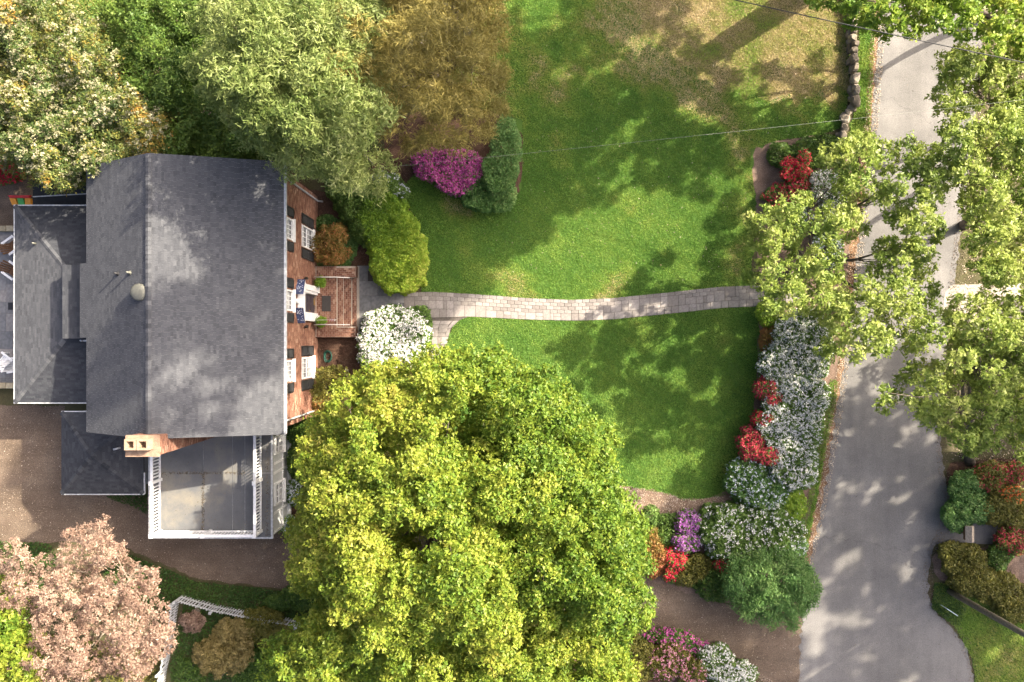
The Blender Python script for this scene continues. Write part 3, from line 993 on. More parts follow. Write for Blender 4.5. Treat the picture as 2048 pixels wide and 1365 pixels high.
# core of the house
sec = [(XF - .11, 0), (XF - .11, 6.48), (-15.92, 7.82), (XR, 5.72), (XR, 0)]
core = MB()
n = len(sec)
v = [(x, YS, z) for x, z in sec] + [(x, YN, z) for x, z in sec]
core.add(v, [tuple(range(n)), tuple(range(n, 2 * n))[::-1]] + [(i, n + i, n + (i + 1) % n, (i + 1) % n) for i in range(n)])
wallo = core.build('wall', M['mortar'], house)
# mortar skin round the openings of the front wall
ys = sorted(set([YS, YN] + [q for o in openings for q in o[:2]]))
zs = sorted(set([0, 6.48] + [q for o in openings for q in o[2:]]))
skin = MB()
for i in range(len(ys) - 1):
    for j in range(len(zs) - 1):
        ym, zm = (ys[i] + ys[i + 1]) / 2, (zs[j] + zs[j + 1]) / 2
        if any(a < ym < b and c < zm < d for a, b, c, d in openings): continue
        skin.box(XF - .11, XF - .022, ys[i], ys[i + 1], zs[j], zs[j + 1])
skin.build('mortar_bed', M['mortar'], wallo)
brick_boxes((XF - .022, YS, 0), (0, 1, 0), (0, 0, 1), (1, 0, 0), YN - YS, 6.48, [(a - YS, b - YS, c, d) for a, b, c, d in openings], parent=wallo)
sk = []
brick_boxes((XR, YN, 0), (1, 0, 0), (0, 0, 1), (0, 1, 0), XF - XR, 5.7, [], parent=wallo)
brick_boxes((XR, YS, 2.95), (1, 0, 0), (0, 0, 1), (0, -1, 0), XF - XR, 2.8, [], parent=wallo)

# main roof
RE, RR, RL = (-10.47, 6.60), (-15.92, 8.05), (-20.03, 5.80)
YA, YB = -4.27, 8.217
roof = MB()
for (xa, za), (xb, zb) in ((RE, RR), (RR, RL)):
    vv, ff = slab_poly([(xa, YA, za), (xa, YB, za), (xb, YB, zb), (xb, YA, zb)], .15)
    roof.add(vv, ff)
roofo = roof.build('roof', M['white'], house)
shingles('shingles', (RE[0], YA - .02, RE[1]), (RE[0], YB + .02, RE[1]), (RR[0], YA - .02, RR[1]), (RR[0], YB + .02, RR[1]), roofo, M['shingle'])
shingles('shingles', (RL[0], YA - .02, RL[1]), (RL[0], YB + .02, RL[1]), (RR[0], YA - .02, RR[1]), (RR[0], YB + .02, RR[1]), roofo, M['shingle'])
ridge_caps('ridge_cap', (RR[0], YA, RR[1]), (RR[0], YB, RR[1]), roofo, M['shingle'])
# eave extension over the rear bay
ex = [(-20.03, .18, 5.80), (-20.03, 3.65, 5.80), (-20.48, 3.65, 5.55), (-20.48, .18, 5.55)]
vv, ff = slab_poly(ex, .14)
eo = MB().add(vv, ff).build('eave_extension', M['white'], roofo)
shingles('shingles', (-20.50, .16, 5.54), (-20.50, 3.67, 5.54), (-20.03, .16, 5.80), (-20.03, 3.67, 5.80), roofo, M['shingle'])
# roof fan dome and vent pipes on the rear slope
def zrear(x): return RL[1] + (x - RL[0]) * (RR[1] - RL[1]) / (RR[0] - RL[0])
fx, fy = -16.42, 2.15
m = MB(); zb = zrear(fx)
m.lathe(fx, fy, [(.20, zb - .15), (.20, zb + .10)], 20, .4)
m.lathe(fx, fy, [(.36, zb + .08), (.38, zb + .11), (.37, zb + .15), (.30, zb + .20), (.18, zb + .235), (.05, zb + .245)], 24, .5)
m.build('roof_fan', M['metal'], roofo, True)
for px_, py_ in ((-17.06, 3.05), (-17.85, 3.05)):
    m = MB(); zb = zrear(px_)
    m.lathe(px_, py_, [(.13, zb - .1), (.10, zb + .03), (.045, zb + .07), (.04, zb + .32)], 12, .5)
    m.build('vent_pipe', M['metal'] if px_ > -17.5 else M['black'], roofo, True)
# gutters and downspouts
g = MB()
g.box(RE[0] + .0, RE[0] + .10, YA, YB, RE[1] - .13, RE[1] + .005, .5)
g.build('gutter', M['gutter'], house)
for yy in (7.72, -3.78):
    d = MB()
    d.tube([(RE[0] + .03, yy, RE[1] - .14), (XF + .09, yy, RE[1] - .45), (XF + .08, yy, 3.0), (XF + .08, yy, .35), (XF + .30, yy, .12)], .05, 8, .5)
    d.build('downspout', M['gutter'], house, True)


def window(parent, X, yc, w, z0, z1, nx=4, nz=4, matf='white'):
    f = MB(); t = .075
    xo, xi = X + .03, X - .095
    f.box(xi, xo, yc - w / 2, yc - w / 2 + t, z0, z1)
    f.box(xi, xo, yc + w / 2 - t, yc + w / 2, z0, z1)
    f.box(xi, xo + .003, yc - w / 2 + t, yc + w / 2 - t, z1 - t, z1)
    f.box(xi, xo + .003, yc - w / 2 + t, yc + w / 2 - t, z0, z0 + t)
    f.box(xi, xo - .03, yc - w / 2 + t, yc + w / 2 - t, (z0 + z1) / 2 - .03, (z0 + z1) / 2 + .03)
    o = f.build('window', M[matf], parent)
    p = MB(); p.box(xi, X - .070, yc - w / 2 + t, yc + w / 2 - t, z0 + t, z1 - t)
    p.build('pane', M['glass'], o)
    g = MB()
    for i in range(1, nx):
        y = yc - w / 2 + t + (w - 2 * t) * i / nx
        g.box(X - .069, X - .035, y - .014, y + .014, z0 + t, z1 - t)
    for j in range(1, nz):
        if j == nz / 2: continue
        z = z0 + t + (z1 - z0 - 2 * t) * j / nz
        g.box(X - .069, X - .037, yc - w / 2 + t, yc + w / 2 - t, z - .014, z + .014)
    g.build('muntins', M[matf], o)
    s = MB(); s.box(X - .05, X + .12, yc - w / 2 - .06, yc + w / 2 + .06, z0 - .08, z0 - .002)
    s.build('sill', M[matf], o)
    return o


def shutter(parent, X, yc, z0, z1, w=.5):
    m = MB()
    m.box(X + .004, X + .05, yc - w / 2, yc - w / 2 + .06, z0, z1)
    m.box(X + .004, X + .05, yc + w / 2 - .06, yc + w / 2, z0, z1)
    for z in (z0, (z0 + z1) / 2 - .04, z1 - .08): m.box(X + .004, X + .052, yc - w / 2 + .06, yc + w / 2 - .06, z, z + .08)
    k = int((z1 - z0) / .075)
    for i in range(k):
        z = z0 + (z1 - z0) * i / k
        m.add([(X + .004, yc - w / 2 + .06, z + .06), (X + .004, yc + w / 2 - .06, z + .06), (X + .04, yc + w / 2 - .06, z), (X + .04, yc - w / 2 + .06, z)], [(0, 1, 2, 3)])
    return m.build('shutter', M['black'], parent)


for yc, w, z0, z1 in WIN_LO + WIN_UP:
    window(house, XF, yc, w, z0, z1, 4, 4)
    for s in (-1, 1):
        shutter(house, XF, yc + s * (w / 2 + .33), z0 - .05, z1 + .05, .54 if z0 < 2 else .48)
# front door with surround and broken pediment
yc, w, z0, z1 = DOOR
d = MB(); d.box(XF - .105, XF - .05, yc - .48, yc + .48, z0, z0 + 2.1)
for zz in (z0 + .2, z0 + .8, z0 + 1.4):
    for s in (-1, 1): d.box(XF - .05, XF - .035, yc + s * .22 - .16, yc + s * .22 + .16, zz, zz + .5)
door = d.build('door', M['doorwood'], house)
b = MB(); b.box(XF - .035, XF - .02, yc - .04, yc + .34, z0 + .05, z0 + .2); b.build('kick_plate', M['brass'], door)
b = MB(); b.lathe(XF + .0, yc - .38, [(.03, z0 + 1.0), (.03, z0 + 1.06)], 10); b.build('handle', M['brass'], door)
p = MB(); p.box(XF - .10, XF - .07, yc - .60, yc + .60, z0 + 2.15, z1 - .06)
p.build('transom', M['glass'], door)
sr = MB()
for s in (-1, 1):
    sr.box(XF - .10, XF + .14, yc + s * .57 - .07, yc + s * .57 + .07, z0, z1)
    sr.box(XF + .0, XF + .20, yc + s * .80 - .145, yc + s * .80 + .145, z0, z1 + .1)
    sr.box(XF + .0, XF + .25, yc + s * .80 - .18, yc + s * .80 + .18, z0, z0 + .25)
    sr.box(XF + .0, XF + .25, yc + s * .80 - .18, yc + s * .80 + .18, z1 + .0, z1 + .14)
sr.box(XF - .02, XF + .24, yc - .98, yc + .98, z1 + .141, z1 + .45)
sr.box(XF - .02, XF + .36, yc - 1.06, yc + 1.06, z1 + .451, z1 + .55)
sr.box(XF - .02, XF + .12, yc - .12, yc + .12, z1 + .551, z1 + .80)
sr.lathe(XF + .06, yc, [(.07, z1 + .80), (.12, z1 + .88), (.09, z1 + .98), (.03, z1 + 1.05)], 10)
sur = sr.build('door_surround', M['white'], house)
for s in (-1, 1):
    m = MB()
    ya, yb = yc + s * 1.10, yc + s * .34
    for (q0, q1) in ((0, .5), (.5, 1)):
        y0_, y1_ = ya + (yb - ya) * q0, ya + (yb - ya) * q1
        zz0, zz1 = z1 + .56 + .34 * q0 ** .8, z1 + .56 + .34 * q1 ** .8
        vv, ff = slab_poly([(XF - .01, y0_, zz0), (XF + .36, y0_, zz0), (XF + .36, y1_, zz1), (XF - .01, y1_, zz1)], .12)
        if s > 0: ff = [f[::-1] for f in ff]
        m.add(vv, ff, .15 + .4 * hrng.random())
    for k in range(26):
        q = hrng.random(); y_ = ya + (yb - ya) * (.05 + .88 * q); z_ = z1 + .575 + .34 * (.05 + .88 * q) ** .8
        x_ = XF + hrng.uniform(.02, .32)
        m.box(x_, x_ + .035, y_, y_ + .035, z_ - .03, z_ + .006, .8 + .2 * hrng.random())
    m.build('pediment_half', M['lead'], sur)
# vent lamp on wall beside the door
for s in (-1, 1):
    m = MB(); m.lathe(XF + .12, yc + s * 1.25, [(.05, 2.35), (.075, 2.40), (.075, 2.62), (.02, 2.72)], 8); m.box(XF - .01, XF + .1, yc + s * 1.25 - .02, yc + s * 1.25 + .02, 2.5, 2.54)
    m.build('wall_lantern', M['iron'], house)

# ---- rear wing with hip roof
wg = MB(); wg.box(-25.25, XR, -2.85, 6.62, 0, 2.74)
wing = wg.build('rear_wing', M['greywhite'], house)
E = [(-25.58, -3.16, 2.8), (-25.58, 6.95, 2.8), (-19.72, 6.95, 2.8), (-19.72, -3.16, 2.8)]
A1, A2 = (-20.53, 1.895, 4.44), (-19.72, 1.895, 4.44)
wr = MB()
for P in ((E[1], E[0], A1), (E[2], E[1], A1, A2), (E[0], E[3], A2, A1)):
    vv, ff = slab_poly(P, .10); wr.add(vv, ff)
wro = wr.build('wing_roof', M['slateshingle'], house)
shingles('shingles', E[0], E[1], A1, A1, wro, M['shingle'])
shingles('shingles', E[1], E[2], A1, A2, wro, M['slateshingle'])
shingles('shingles', E[0], E[3], A1, A2, wro, M['slateshingle'])  # darker shingle than the west slope puts this side's shade into the colour
ridge_caps('hip_cap', E[0], A1, wro, M['shingle']); ridge_caps('hip_cap', E[1], A1, wro, M['shingle'])
g = MB()
g.box(-25.65, -25.58, -3.22, 7.02, 2.68, 2.80); g.box(-25.58, -19.72, 6.95, 7.02, 2.68, 2.802); g.box(-25.58, -19.72, -3.22, -3.16, 2.68, 2.802)
g.build('gutter', M['gutter'], wro)
bay = MB(); bay.box(-21.85, XR - .003, .18, 3.65, 3.5, 4.55)
bay.box(-21.93, -21.60, .10, 3.73, 4.551, 4.585)
bo = bay.build('bay', M['slateshingle'], house)
shingles('shingles', (-21.95, .12, 4.60), (-21.95, 3.71, 4.60), (-20.2, .12, 4.72), (-20.2, 3.71, 4.72), bo, M['slateshingle'])
m = MB(); m.tube([(-21.35, .02, 3.95), (-21.30, .02, 4.22), (-21.05, .03, 4.36), (-20.55, .05, 4.42)], .05, 8)
m.build('pipe', M['white'], wro, True)
m = MB(); xx, yy = W(67, 487, 3.4); m.lathe(xx, yy, [(.06, 3.1), (.05, 3.5)], 10); m.build('vent_pipe', M['metal'], wro, True)
# low black roof north of the wing
lb = MB()
xx0, yy0 = W(66, 411, 2.3); xx1, yy1 = W(190, 362, 2.3)
lb.box(xx0, XR - .003, yy0, yy1 + .3, 2.2, 2.32); lb.box(xx0 + .3, XR - .003, yy0 + .25, yy1, 0, 2.2)
lbo = lb.build('porch_roof', M['blackroof'], house)
m = MB(); a_ = W3(66, 394, 2.36); b_ = W3(176, 388, 2.36); m.bar(a_, b_, .05, .05); m.build('flashing', M['gutter'], lbo)

# ---- small south west wing with hip roof
sw = MB(); sw.box(-22.9, -19.3, -7.55, YS - .003, 0, 2.64)
sw.box(-22.9, XR - .003, YS - .003, -3.72, 0, 2.64)
sw.build('side_wing', M['greywhite'], house)
E = [(-23.25, -7.88, 2.7), (-23.25, -3.68, 2.7), (-19.72, -3.68, 2.7), (-19.03, -7.88, 2.7)]
A1 = (-21.2, -5.78, 3.62); A2 = (-19.72, -4.3, 3.62)
E2 = [(-23.25, -7.88, 2.7), (-23.25, -3.68, 2.7), (-19.02, -3.68, 2.7), (-19.02, -7.88, 2.7)]
A = (-21.14, -5.78, 3.65)
sr2 = MB()
for i in range(4):
    vv, ff = slab_poly((E2[(i + 1) % 4], E2[i], A), .10); sr2.add(vv, ff)
sro = sr2.build('side_wing_roof', M['slateshingle'], house)
for i in range(4):
    shingles('shingles', E2[i], E2[(i + 1) % 4], A, A, sro, M['slateshingle'])
    ridge_caps('hip_cap', E2[i], A, sro, M['slateshingle'])
for q in ((-23.25, -19.72, -3.66, -3.61), (-19.0, -18.94, -7.9, -6.8), (-23.25, -19.0, -7.94, -7.89)):
    g = MB(); g.box(*q, 2.6, 2.715); g.build('gutter', M['gutter'], sro)
m = MB(); xx, yy = W(236, 897, 3.3); m.tube([(xx, yy, 2.9), (xx, yy, 3.35), (xx - .18, yy - .05, 3.4)], .05, 8); m.build('vent_pipe', M['gutter'], sro, True)

# ---- chimney
c = MB(); c.box(-16.50, -15.20, -4.90, -4.10, 0, 8.58)
ch = c.build('chimney', M['mortar'], house)
brick_boxes((-15.20, -4.90, 2.95), (0, 1, 0), (0, 0, 1), (1, 0, 0), .80, 5.62, [], parent=ch)
brick_boxes((-16.50, -4.10, 7.4), (1, 0, 0), (0, 0, 1), (0, 1, 0), 1.30, 1.15, [], parent=ch)
brick_boxes((-16.50, -4.90, 2.95), (1, 0, 0), (0, 0, 1), (0, -1, 0), 1.30, 5.62, [], parent=ch)
c = MB(); c.box(-16.56, -15.14, -4.96, -4.04, 8.581, 8.70); c.build('chimney_cap', M['capbrick'], ch)
for xa, xb in ((-16.40, -15.92), (-15.88, -15.38)):
    c = MB()
    ya, yb, t = -4.62, -4.16, .085
    c.box(xa, xa + t, ya, yb, 8.701, 9.08); c.box(xb - t, xb, ya, yb, 8.701, 9.08)
    c.box(xa + t, xb - t, ya, ya + t, 8.701, 9.079); c.box(xa + t, xb - t, yb - t, yb, 8.701, 9.079)
    c.build('flue', M['flueclay'], ch)

# ---- flat roofed sunroom with railing
sb = MB(); sb.box(-18.5, -12.42, -10.02, YS - .003, 0, 2.72)
sun_room = sb.build('sunroom', M['greywhite'], house)
fr = MB(); fr.box(-18.68, -12.29, -10.16, YS - .10, 2.722, 2.86)
fro = fr.build('flat_roof', M['gutter'], house)
x0, x1, y0, y1 = -18.62, -12.38, -10.08, -4.19
xs = [x0, -15.85, -14.35, -13.72, x1]; yy = [y0, -6.78, y1]
for i in range(4):
    for j in range(2):
        m = MB(); m.box(xs[i] + .012, xs[i + 1] - .012, yy[j] + .012, yy[j + 1] - .012, 2.861, 2.885)
        m.build('membrane_panel', M['membrane'], fro)
dm = []
dt = []
for k in range(900):
    q = hrng.random()
    if q < .3: p = (hrng.uniform(-18, -13.7), -6.78 + hrng.normal(0, .035))
    elif q < .55: p = (-15.85 + hrng.normal(0, .05), hrng.uniform(-10, -6.8))
    elif q < .85: p = (-12.55 + hrng.normal(0, .06), hrng.uniform(-10, -4.4))
    else: p = (hrng.uniform(-18.3, -12.6), hrng.uniform(-10, -4.4))
    C_ = np.array([[p[0], p[1], 2.892 + hrng.uniform(0, .012)]])
    dm.append(leaf_quads(C_, np.array([[0, 0, 1.]]) + hrng.normal(size=(1, 3)) * .2, [.06 * hrng.uniform(.5, 1.5)], [.035], hrng)); dt.append(hrng.random())
o = bpy.data.objects.new('roof_debris', fast_mesh('roof_debris', np.concatenate(dm), 4, M['debris'], dt)); link(o, fro); o['kind'] = 'stuff'
XRL, XRR, YRB = -18.02, -12.86, -9.74
rail = MB()
Z0 = 2.885
for (a, b) in (((XRL, -4.98), (XRL, YRB)), ((XRR, -4.22), (XRR, YRB)), ((XRL, YRB), (XRR, YRB))):
    rail.bar((a[0], a[1], Z0 + .92), (b[0], b[1], Z0 + .92), .14, .05)
    rail.bar((a[0], a[1], Z0 + .12), (b[0], b[1], Z0 + .12), .08, .06)
ro = rail.build('roof_railing', M['white'], house)
bal = mesh_data('baluster', *(lambda q: (q.v, q.f))(MB().box(-.026, .026, -.026, .026, .10, .90)), M['white'])
pst = MB().box(-.07, .07, -.07, .07, 0, 1.0).box(-.10, .10, -.10, .10, 1.0, 1.04).box(-.06, .06, -.06, .06, 1.041, 1.075)
pst = mesh_data('post', pst.v, pst.f, M['white'])
for x, y in [(XRL, -7.1), (XRR, -7.1), (XRL, YRB), (XRR, YRB), (-15.45, YRB), (XRR, -4.3)]:
    link(bpy.data.objects.new('post', pst), ro, (x, y, Z0))
for xx_, ya_ in ((XRL, -5.05), (XRR, -4.5)):
    y_ = ya_
    while y_ > YRB + .1:
        if abs(y_ + 7.1) > .1: link(bpy.data.objects.new('baluster', bal), ro, (xx_, y_, Z0))
        y_ -= .165
x_ = XRL + .17
while x_ < XRR - .1:
    if abs(x_ + 15.45) > .1: link(bpy.data.objects.new('baluster', bal), ro, (x_, YRB, Z0))
    x_ += .165
XS = -12.42
for yc_, w_ in ((-5.45, .95), (-8.02, 1.15)):
    f = window(house, XS + .10, yc_, w_, 1.15, 2.45, 3, 4)
tr = MB()
for yy_ in (-10.0, -9.0, -6.9, -6.4, -4.5):
    tr.box(XS + .003, XS + .05, yy_ - .06, yy_ + .06, .25, 2.70)
tr.box(XS + .003, XS + .055, -10.02, YS - .1, .95, 1.05)
tr.box(XS + .003, XS + .16, -10.05, YS - .1, .0, .22)
tr.build('trim', M['white'], house)
d = MB(); d.tube([(-12.30, -9.9, 2.7), (-12.33, -9.95, 2.4), (-12.33, -9.95, .1)], .04, 8); d.build('downspout', M['white'], house, True)

# ------------------------------------------------------------------ front stoop
st = thing('front_stoop', 'red brick front stoop with three steps before the white door', 'stoop', (-9.6, 2.16, 0))
SY0, SY1 = .22, 4.10
IY0, IY1 = .80, 3.50
X0s, XT, XE = XF + .005, -9.62, -8.58
m = MB()
m.box(X0s, XT, SY0, SY1, 0, .49); m.box(XT, XE, SY0, IY0, 0, .489); m.box(XT, XE, IY1, SY1, 0, .489)
m.build('masonry', M['mortar'], st)
m = MB(); m.box(XT, -9.30, IY0 + .002, IY1 - .002, 0, .32); so1 = m.build('step', M['mortar'], st)
m = MB(); m.box(-9.30, -8.90, IY0 + .002, IY1 - .002, 0, .155); so2 = m.build('step', M['mortar'], st)


def pave(x0, x1, y0, y1, z, parent, along='y'):
    if along == 'y': return brick_boxes((x1, y0, z), (0, 1, 0), (-1, 0, 0), (0, 0, 1), y1 - y0, x1 - x0, [], .215, .10, .012, .012, 'bricks', parent)
    return brick_boxes((x0, y0, z), (1, 0, 0), (0, 1, 0), (0, 0, 1), x1 - x0, y1 - y0, [], .215, .10, .012, .012, 'bricks', parent)


pave(X0s + .02, XT, SY0 + .01, SY1 - .01, .49, st)
pave(XT, XE - .01, SY0 + .01, IY0, .489, st, 'x'); pave(XT, XE - .01, IY1, SY1 - .01, .489, st, 'x')
pave(XT, -9.30, IY0, IY1, .32, so1); pave(-9.30, -8.90, IY0, IY1, .155, so2)
m = MB(); m.box(-8.90, XE + .02, IY0 + .002, IY1 - .002, 0, .03); so3 = m.build('step', M['mortar'], st); pave(-8.90, XE + .02, IY0, IY1, .03, so3)
brick_boxes((X0s + .02, SY0, 0), (1, 0, 0), (0, 0, 1), (0, -1, 0), XE - X0s, .48, [], parent=st)
brick_boxes((XE, SY0, 0), (0, 1, 0), (0, 0, 1), (1, 0, 0), IY0 - SY0, .48, [], parent=st)
brick_boxes((XE, IY1, 0), (0, 1, 0), (0, 0, 1), (1, 0, 0), SY1 - IY1, .48, [], parent=st)
for yy_, lab in ((3.42, 'iron handrail on the north side of the front steps'), (.88, 'iron handrail on the south side of the front steps')):
    hr = thing('handrail', lab, 'handrail', (-9.2, yy_, .5), 'stoop handrails')
    m = MB(); m.tube([(-10.6, yy_, 1.40), (-9.85, yy_, 1.42), (-9.45, yy_, 1.38), (-8.75, yy_, 1.10)], .028, 8); m.build('rail', M['railwhite'], hr, True)
    for xx_, za_, zb_ in ((-10.55, .5, 1.40), (-9.85, .5, 1.42), (-8.80, .0, 1.10)):
        m = MB(); m.tube([(xx_, yy_, za_), (xx_, yy_, zb_)], .016, 6); m.build('post', M['iron'], hr, True)
    m = MB(); m.tube([(-10.5, yy_, .9), (-9.85, yy_, .92), (-9.5, yy_, .9), (-8.8, yy_, .6)], .012, 6); m.build('lower_rail', M['iron'], hr, True)
dm_ = MB(); dm_.box(-10.42, -9.93, 1.62, 2.48, .505, .53)
tag(dm_.build('doormat', M['mat']), 'dark brown doormat on the brick landing', 'doormat')
bm_ = MB(); xa, ya = W(736, 563); xb, yb = W(768, 543); bm_.box(xa, xb, ya, yb, .041, .056)
tag(bm_.build('doormat', M['mat']), 'black square mat on the bluestone terrace', 'mat')


def potted(label, x, y, z):
    t = thing('potted_plant', label, 'potted plant', (x, y, z), 'pots by the front door')
    m = MB(); m.lathe(x, y, [(.12, z), (.17, z + .28), (.19, z + .30), (.19, z + .34), (.16, z + .34), (.15, z + .30)], 14)
    m.build('pot', M['terracotta'], t, True)
    r = np.random.default_rng(int(abs(y * 100)))
    LC = np.array([[x, y, z + .58]]); 
    me = foliage_mesh('foliage', LC, np.array([.27]), r, 150, 10, .07, .06, LG['golden'], .6, 1.0, np.array([.1]))
    link(bpy.data.objects.new('foliage', me), t)
    m = MB(); m.tube([(x, y, z + .28), (x, y, z + .6)], .015, 6); m.build('stem', M['bark'], t)
    return t


potted('clipped green plant in a pale pot north of the front door', -10.32, 3.18, .5)
potted('clipped green plant in a pale pot south of the front door', -10.28, 1.02, .5)
fl = thing('flag', 'small red and white striped flag on a pole beside the front door', 'flag', (XF + .2, 1.14, 1.5))
m = MB(); m.tube([(XF + .18, 1.12, 1.35), (-9.35, 1.12, 1.95)], .012, 6); m.build('pole', M['flagwhite'], fl)
FA = np.array((-9.75, 1.12, 1.78)); FB = np.array((-9.36, 1.12, 1.95))
for i in range(6):
    m = MB(); a = i / 6.0; b_ = (i + 1) / 6.0
    rows = []
    for q in (0, .33, .66, 1):
        off = np.array((.05 * math.sin(q * 7), .07 * math.sin(q * 6 + .5), -.30 * q))
        rows.append((FA * (1 - a) + FB * a + off, FA * (1 - b_) + FB * b_ + off))
    for k in range(3):
        m.add([rows[k][0], rows[k][1], rows[k + 1][1], rows[k + 1][0], rows[k][0] + (0, .006, 0), rows[k][1] + (0, .006, 0), rows[k + 1][1] + (0, .006, 0), rows[k + 1][0] + (0, .006, 0)], BOXF)
    m.build('stripe', M['flagred'] if i % 2 == 0 else M['flagwhite'], fl)
# hose coil
hx, hy = W(657, 713)
hs = thing('garden_hose', 'coiled green garden hose lying on the mulch by the house', 'hose', (hx, hy, 0))
pts = []
for k in range(150):
    a = k / 150 * 2 * math.pi * 6
    r = .21 + .035 * math.sin(k * .9) + .01 * (k / 25)
    pts.append((hx + r * math.cos(a) * .8, hy + r * 1.2 * math.sin(a), .03 + .0011 * k + .01 * math.sin(k * 2.1)))
m = MB(); m.tube(pts, .016, 6); m.build('coil', M['green_rubber'], hs, True)
m = MB(); m.tube([(hx + .05, hy, .0), (hx + .05, hy, .3)], .03, 8); m.build('hose_stake', M['iron'], hs)
gx, gy = W(693, 741, .3)
gb_ = MB(); gb_.lathe(gx, gy, [(.05, 0), (.05, .16), (.02, .18), (.07, .21), (.10, .27), (.10, .31), (.07, .37), (.02, .40)], 14)
tag(gb_.build('garden_globe', M['flagwhite'], None, True), 'small pale garden globe in the mulch by the bronze shrubs', 'garden globe')

# ------------------------------------------------------------------ rear patio furniture, toys, low walls
def low_wall(label, px0, px1, py, h, wdt, n, seed):
    r = np.random.default_rng(seed)
    x0, y = W(px0, py, h); x1, _ = W(px1, py, h)
    t = thing('low_wall', label, 'wall', ((x0 + x1) / 2, y, 0), 'low tan walls of the rear patio')
    for i in range(n):
        a, b = x0 + (x1 - x0) * i / n, x0 + (x1 - x0) * (i + 1) / n
        m = MB(); q = .02
        zz = h + r.uniform(-.01, .01)
        m.add([(a + .008, y - wdt / 2, 0), (b - .008, y - wdt / 2, 0), (b - .008, y + wdt / 2, 0), (a + .008, y + wdt / 2, 0),
               (a + .008, y - wdt / 2, zz - q), (b - .008, y - wdt / 2, zz - q), (b - .008, y + wdt / 2, zz - q), (a + .008, y + wdt / 2, zz - q),
               (a + .02, y - wdt / 2 + q, zz), (b - .02, y - wdt / 2 + q, zz), (b - .02, y + wdt / 2 - q, zz), (a + .02, y + wdt / 2 - q, zz)],
              [(0, 1, 5, 4), (1, 2, 6, 5), (2, 3, 7, 6), (3, 0, 4, 7), (4, 5, 9, 8), (5, 6, 10, 9), (6, 7, 11, 10), (7, 4, 8, 11), (8, 9, 10, 11)])
        m.build('cap_stone', M['curb'], t)
    return t


low_wall('low tan stone wall on the north side of the rear patio', -60, 40, 457, .45, .30, 7, 1)
low_wall('low tan stone wall on the south side of the rear patio', -60, 40, 772, .45, .30, 7, 2)


def slat_chair(name, label, px, py, rz, seat_m, frame_m, seat_z=.38):
    """low slatted garden chair: seat and back of slats, two arms, four legs"""
    x, y = W(px, py, .5)
    t = bpy.data.objects.new(name, None); COL.objects.link(t); t.location = (x, y, 0)
    tag(t, label, 'chair')
    def ad(nm, mb, mt):
        o = bpy.data.objects.new(nm, mesh_data(nm, mb.v, mb.f, M[mt])); COL.objects.link(o); o.parent = t
    for i in range(6):
        m = MB(); m.bar((-.02 + .09 * i - .22, -.28, seat_z - .015 * (5 - i) * .6), (-.02 + .09 * i - .22, .28, seat_z - .015 * (5 - i) * .6), .075, .022); ad('seat_slat', m, seat_m)
    for i in range(5):
        yy = -.24 + .12 * i
        m = MB(); m.bar((-.26, yy, seat_z - .05), (-.55, yy * 1.15, seat_z + .58 - .10 * abs(i - 2) * .5), .10, .022, up=(1, 0, .5)); ad('back_slat', m, seat_m)
    for s in (-1, 1):
        m = MB(); m.bar((-.45, s * .36, seat_z + .20), (.32, s * .36, seat_z + .22), .12, .025); ad('arm', m, frame_m)
        m = MB(); m.bar((.26, s * .32, 0), (.26, s * .32, seat_z + .20), .08, .05); ad('leg', m, frame_m)
        m = MB(); m.bar((-.42, s * .32, 0), (-.38, s * .32, seat_z + .20), .08, .05); ad('leg', m, frame_m)
    t.rotation_euler = (0, 0, rz)
    return t


slat_chair('garden_chair', 'white slatted garden chair on the rear patio', 6, 722, math.radians(140), 'white', 'white')
slat_chair('footstool_chair', 'white slatted low chair half under the wing eave', 27, 730, math.radians(10), 'white', 'white', .30)
slat_chair('patio_chair', 'brown seated patio chair with white frame, nearer the north wall', 26, 490, math.radians(35), 'brownwood', 'white')
slat_chair('patio_chair', 'brown seated patio chair with white frame, farther from the north wall', 26, 543, math.radians(-35), 'brownwood', 'white')
x, y = W(22, 613)
m = MB(); m.box(x - .12, x + .12, y - .20, y + .20, .03, .06); m.box(x - .10, x + .10, y - .17, y + .17, .06, .065)
tag(m.build('drain_cover', M['black']), 'dark rectangular drain cover in the rear patio', 'drain cover')
# toy climber
x, y = W(43, 403, .5)
ty = thing('toy_climber', 'red, orange and green plastic toy climber by the black roof', 'toy', (x, y, 0))
for dx, mt in ((-.36, 'orange_plastic'), (0, 'green_plastic'), (.36, 'orange_plastic')):
    m = MB()
    sg = -1 if dx < 0 else (1 if dx > 0 else 0)
    m.add([(x + dx - .16, y - .22, .0), (x + dx + .16, y - .22, .0), (x + dx + .16 + .06 * sg, y + .20, .0), (x + dx - .16 + .06 * sg, y + .20, .0),
           (x + dx - .16, y - .20, .50), (x + dx + .16, y - .20, .50), (x + dx + .16 + .06 * sg, y + .14, .62), (x + dx - .16 + .06 * sg, y + .14, .62)], BOXF)
    m.build('side_panel' if dx else 'slide', M[mt], ty)
m = MB(); m.add([(x - .52, y + .15, .55), (x + .52, y + .15, .55), (x + .6, y + .30, .55), (x - .6, y + .30, .55), (x - .52, y + .15, .68), (x + .52, y + .15, .70), (x + .6, y + .28, .72), (x - .6, y + .28, .70)], BOXF)
m.build('roof', M['red_plastic'], ty)

# ------------------------------------------------------------------ dry stone wall by the road
rs = np.random.default_rng(77)
wx, wy = W(1704, 130)
sw_ = thing('stone_wall', 'low dry stone wall between the dry lawn and the road verge', 'wall', (wx, wy, 0))
WL = [(1698, -60), (1697, 60), (1699, 120), (1703, 180), (1702, 215), (1688, 232), (1680, 275)]


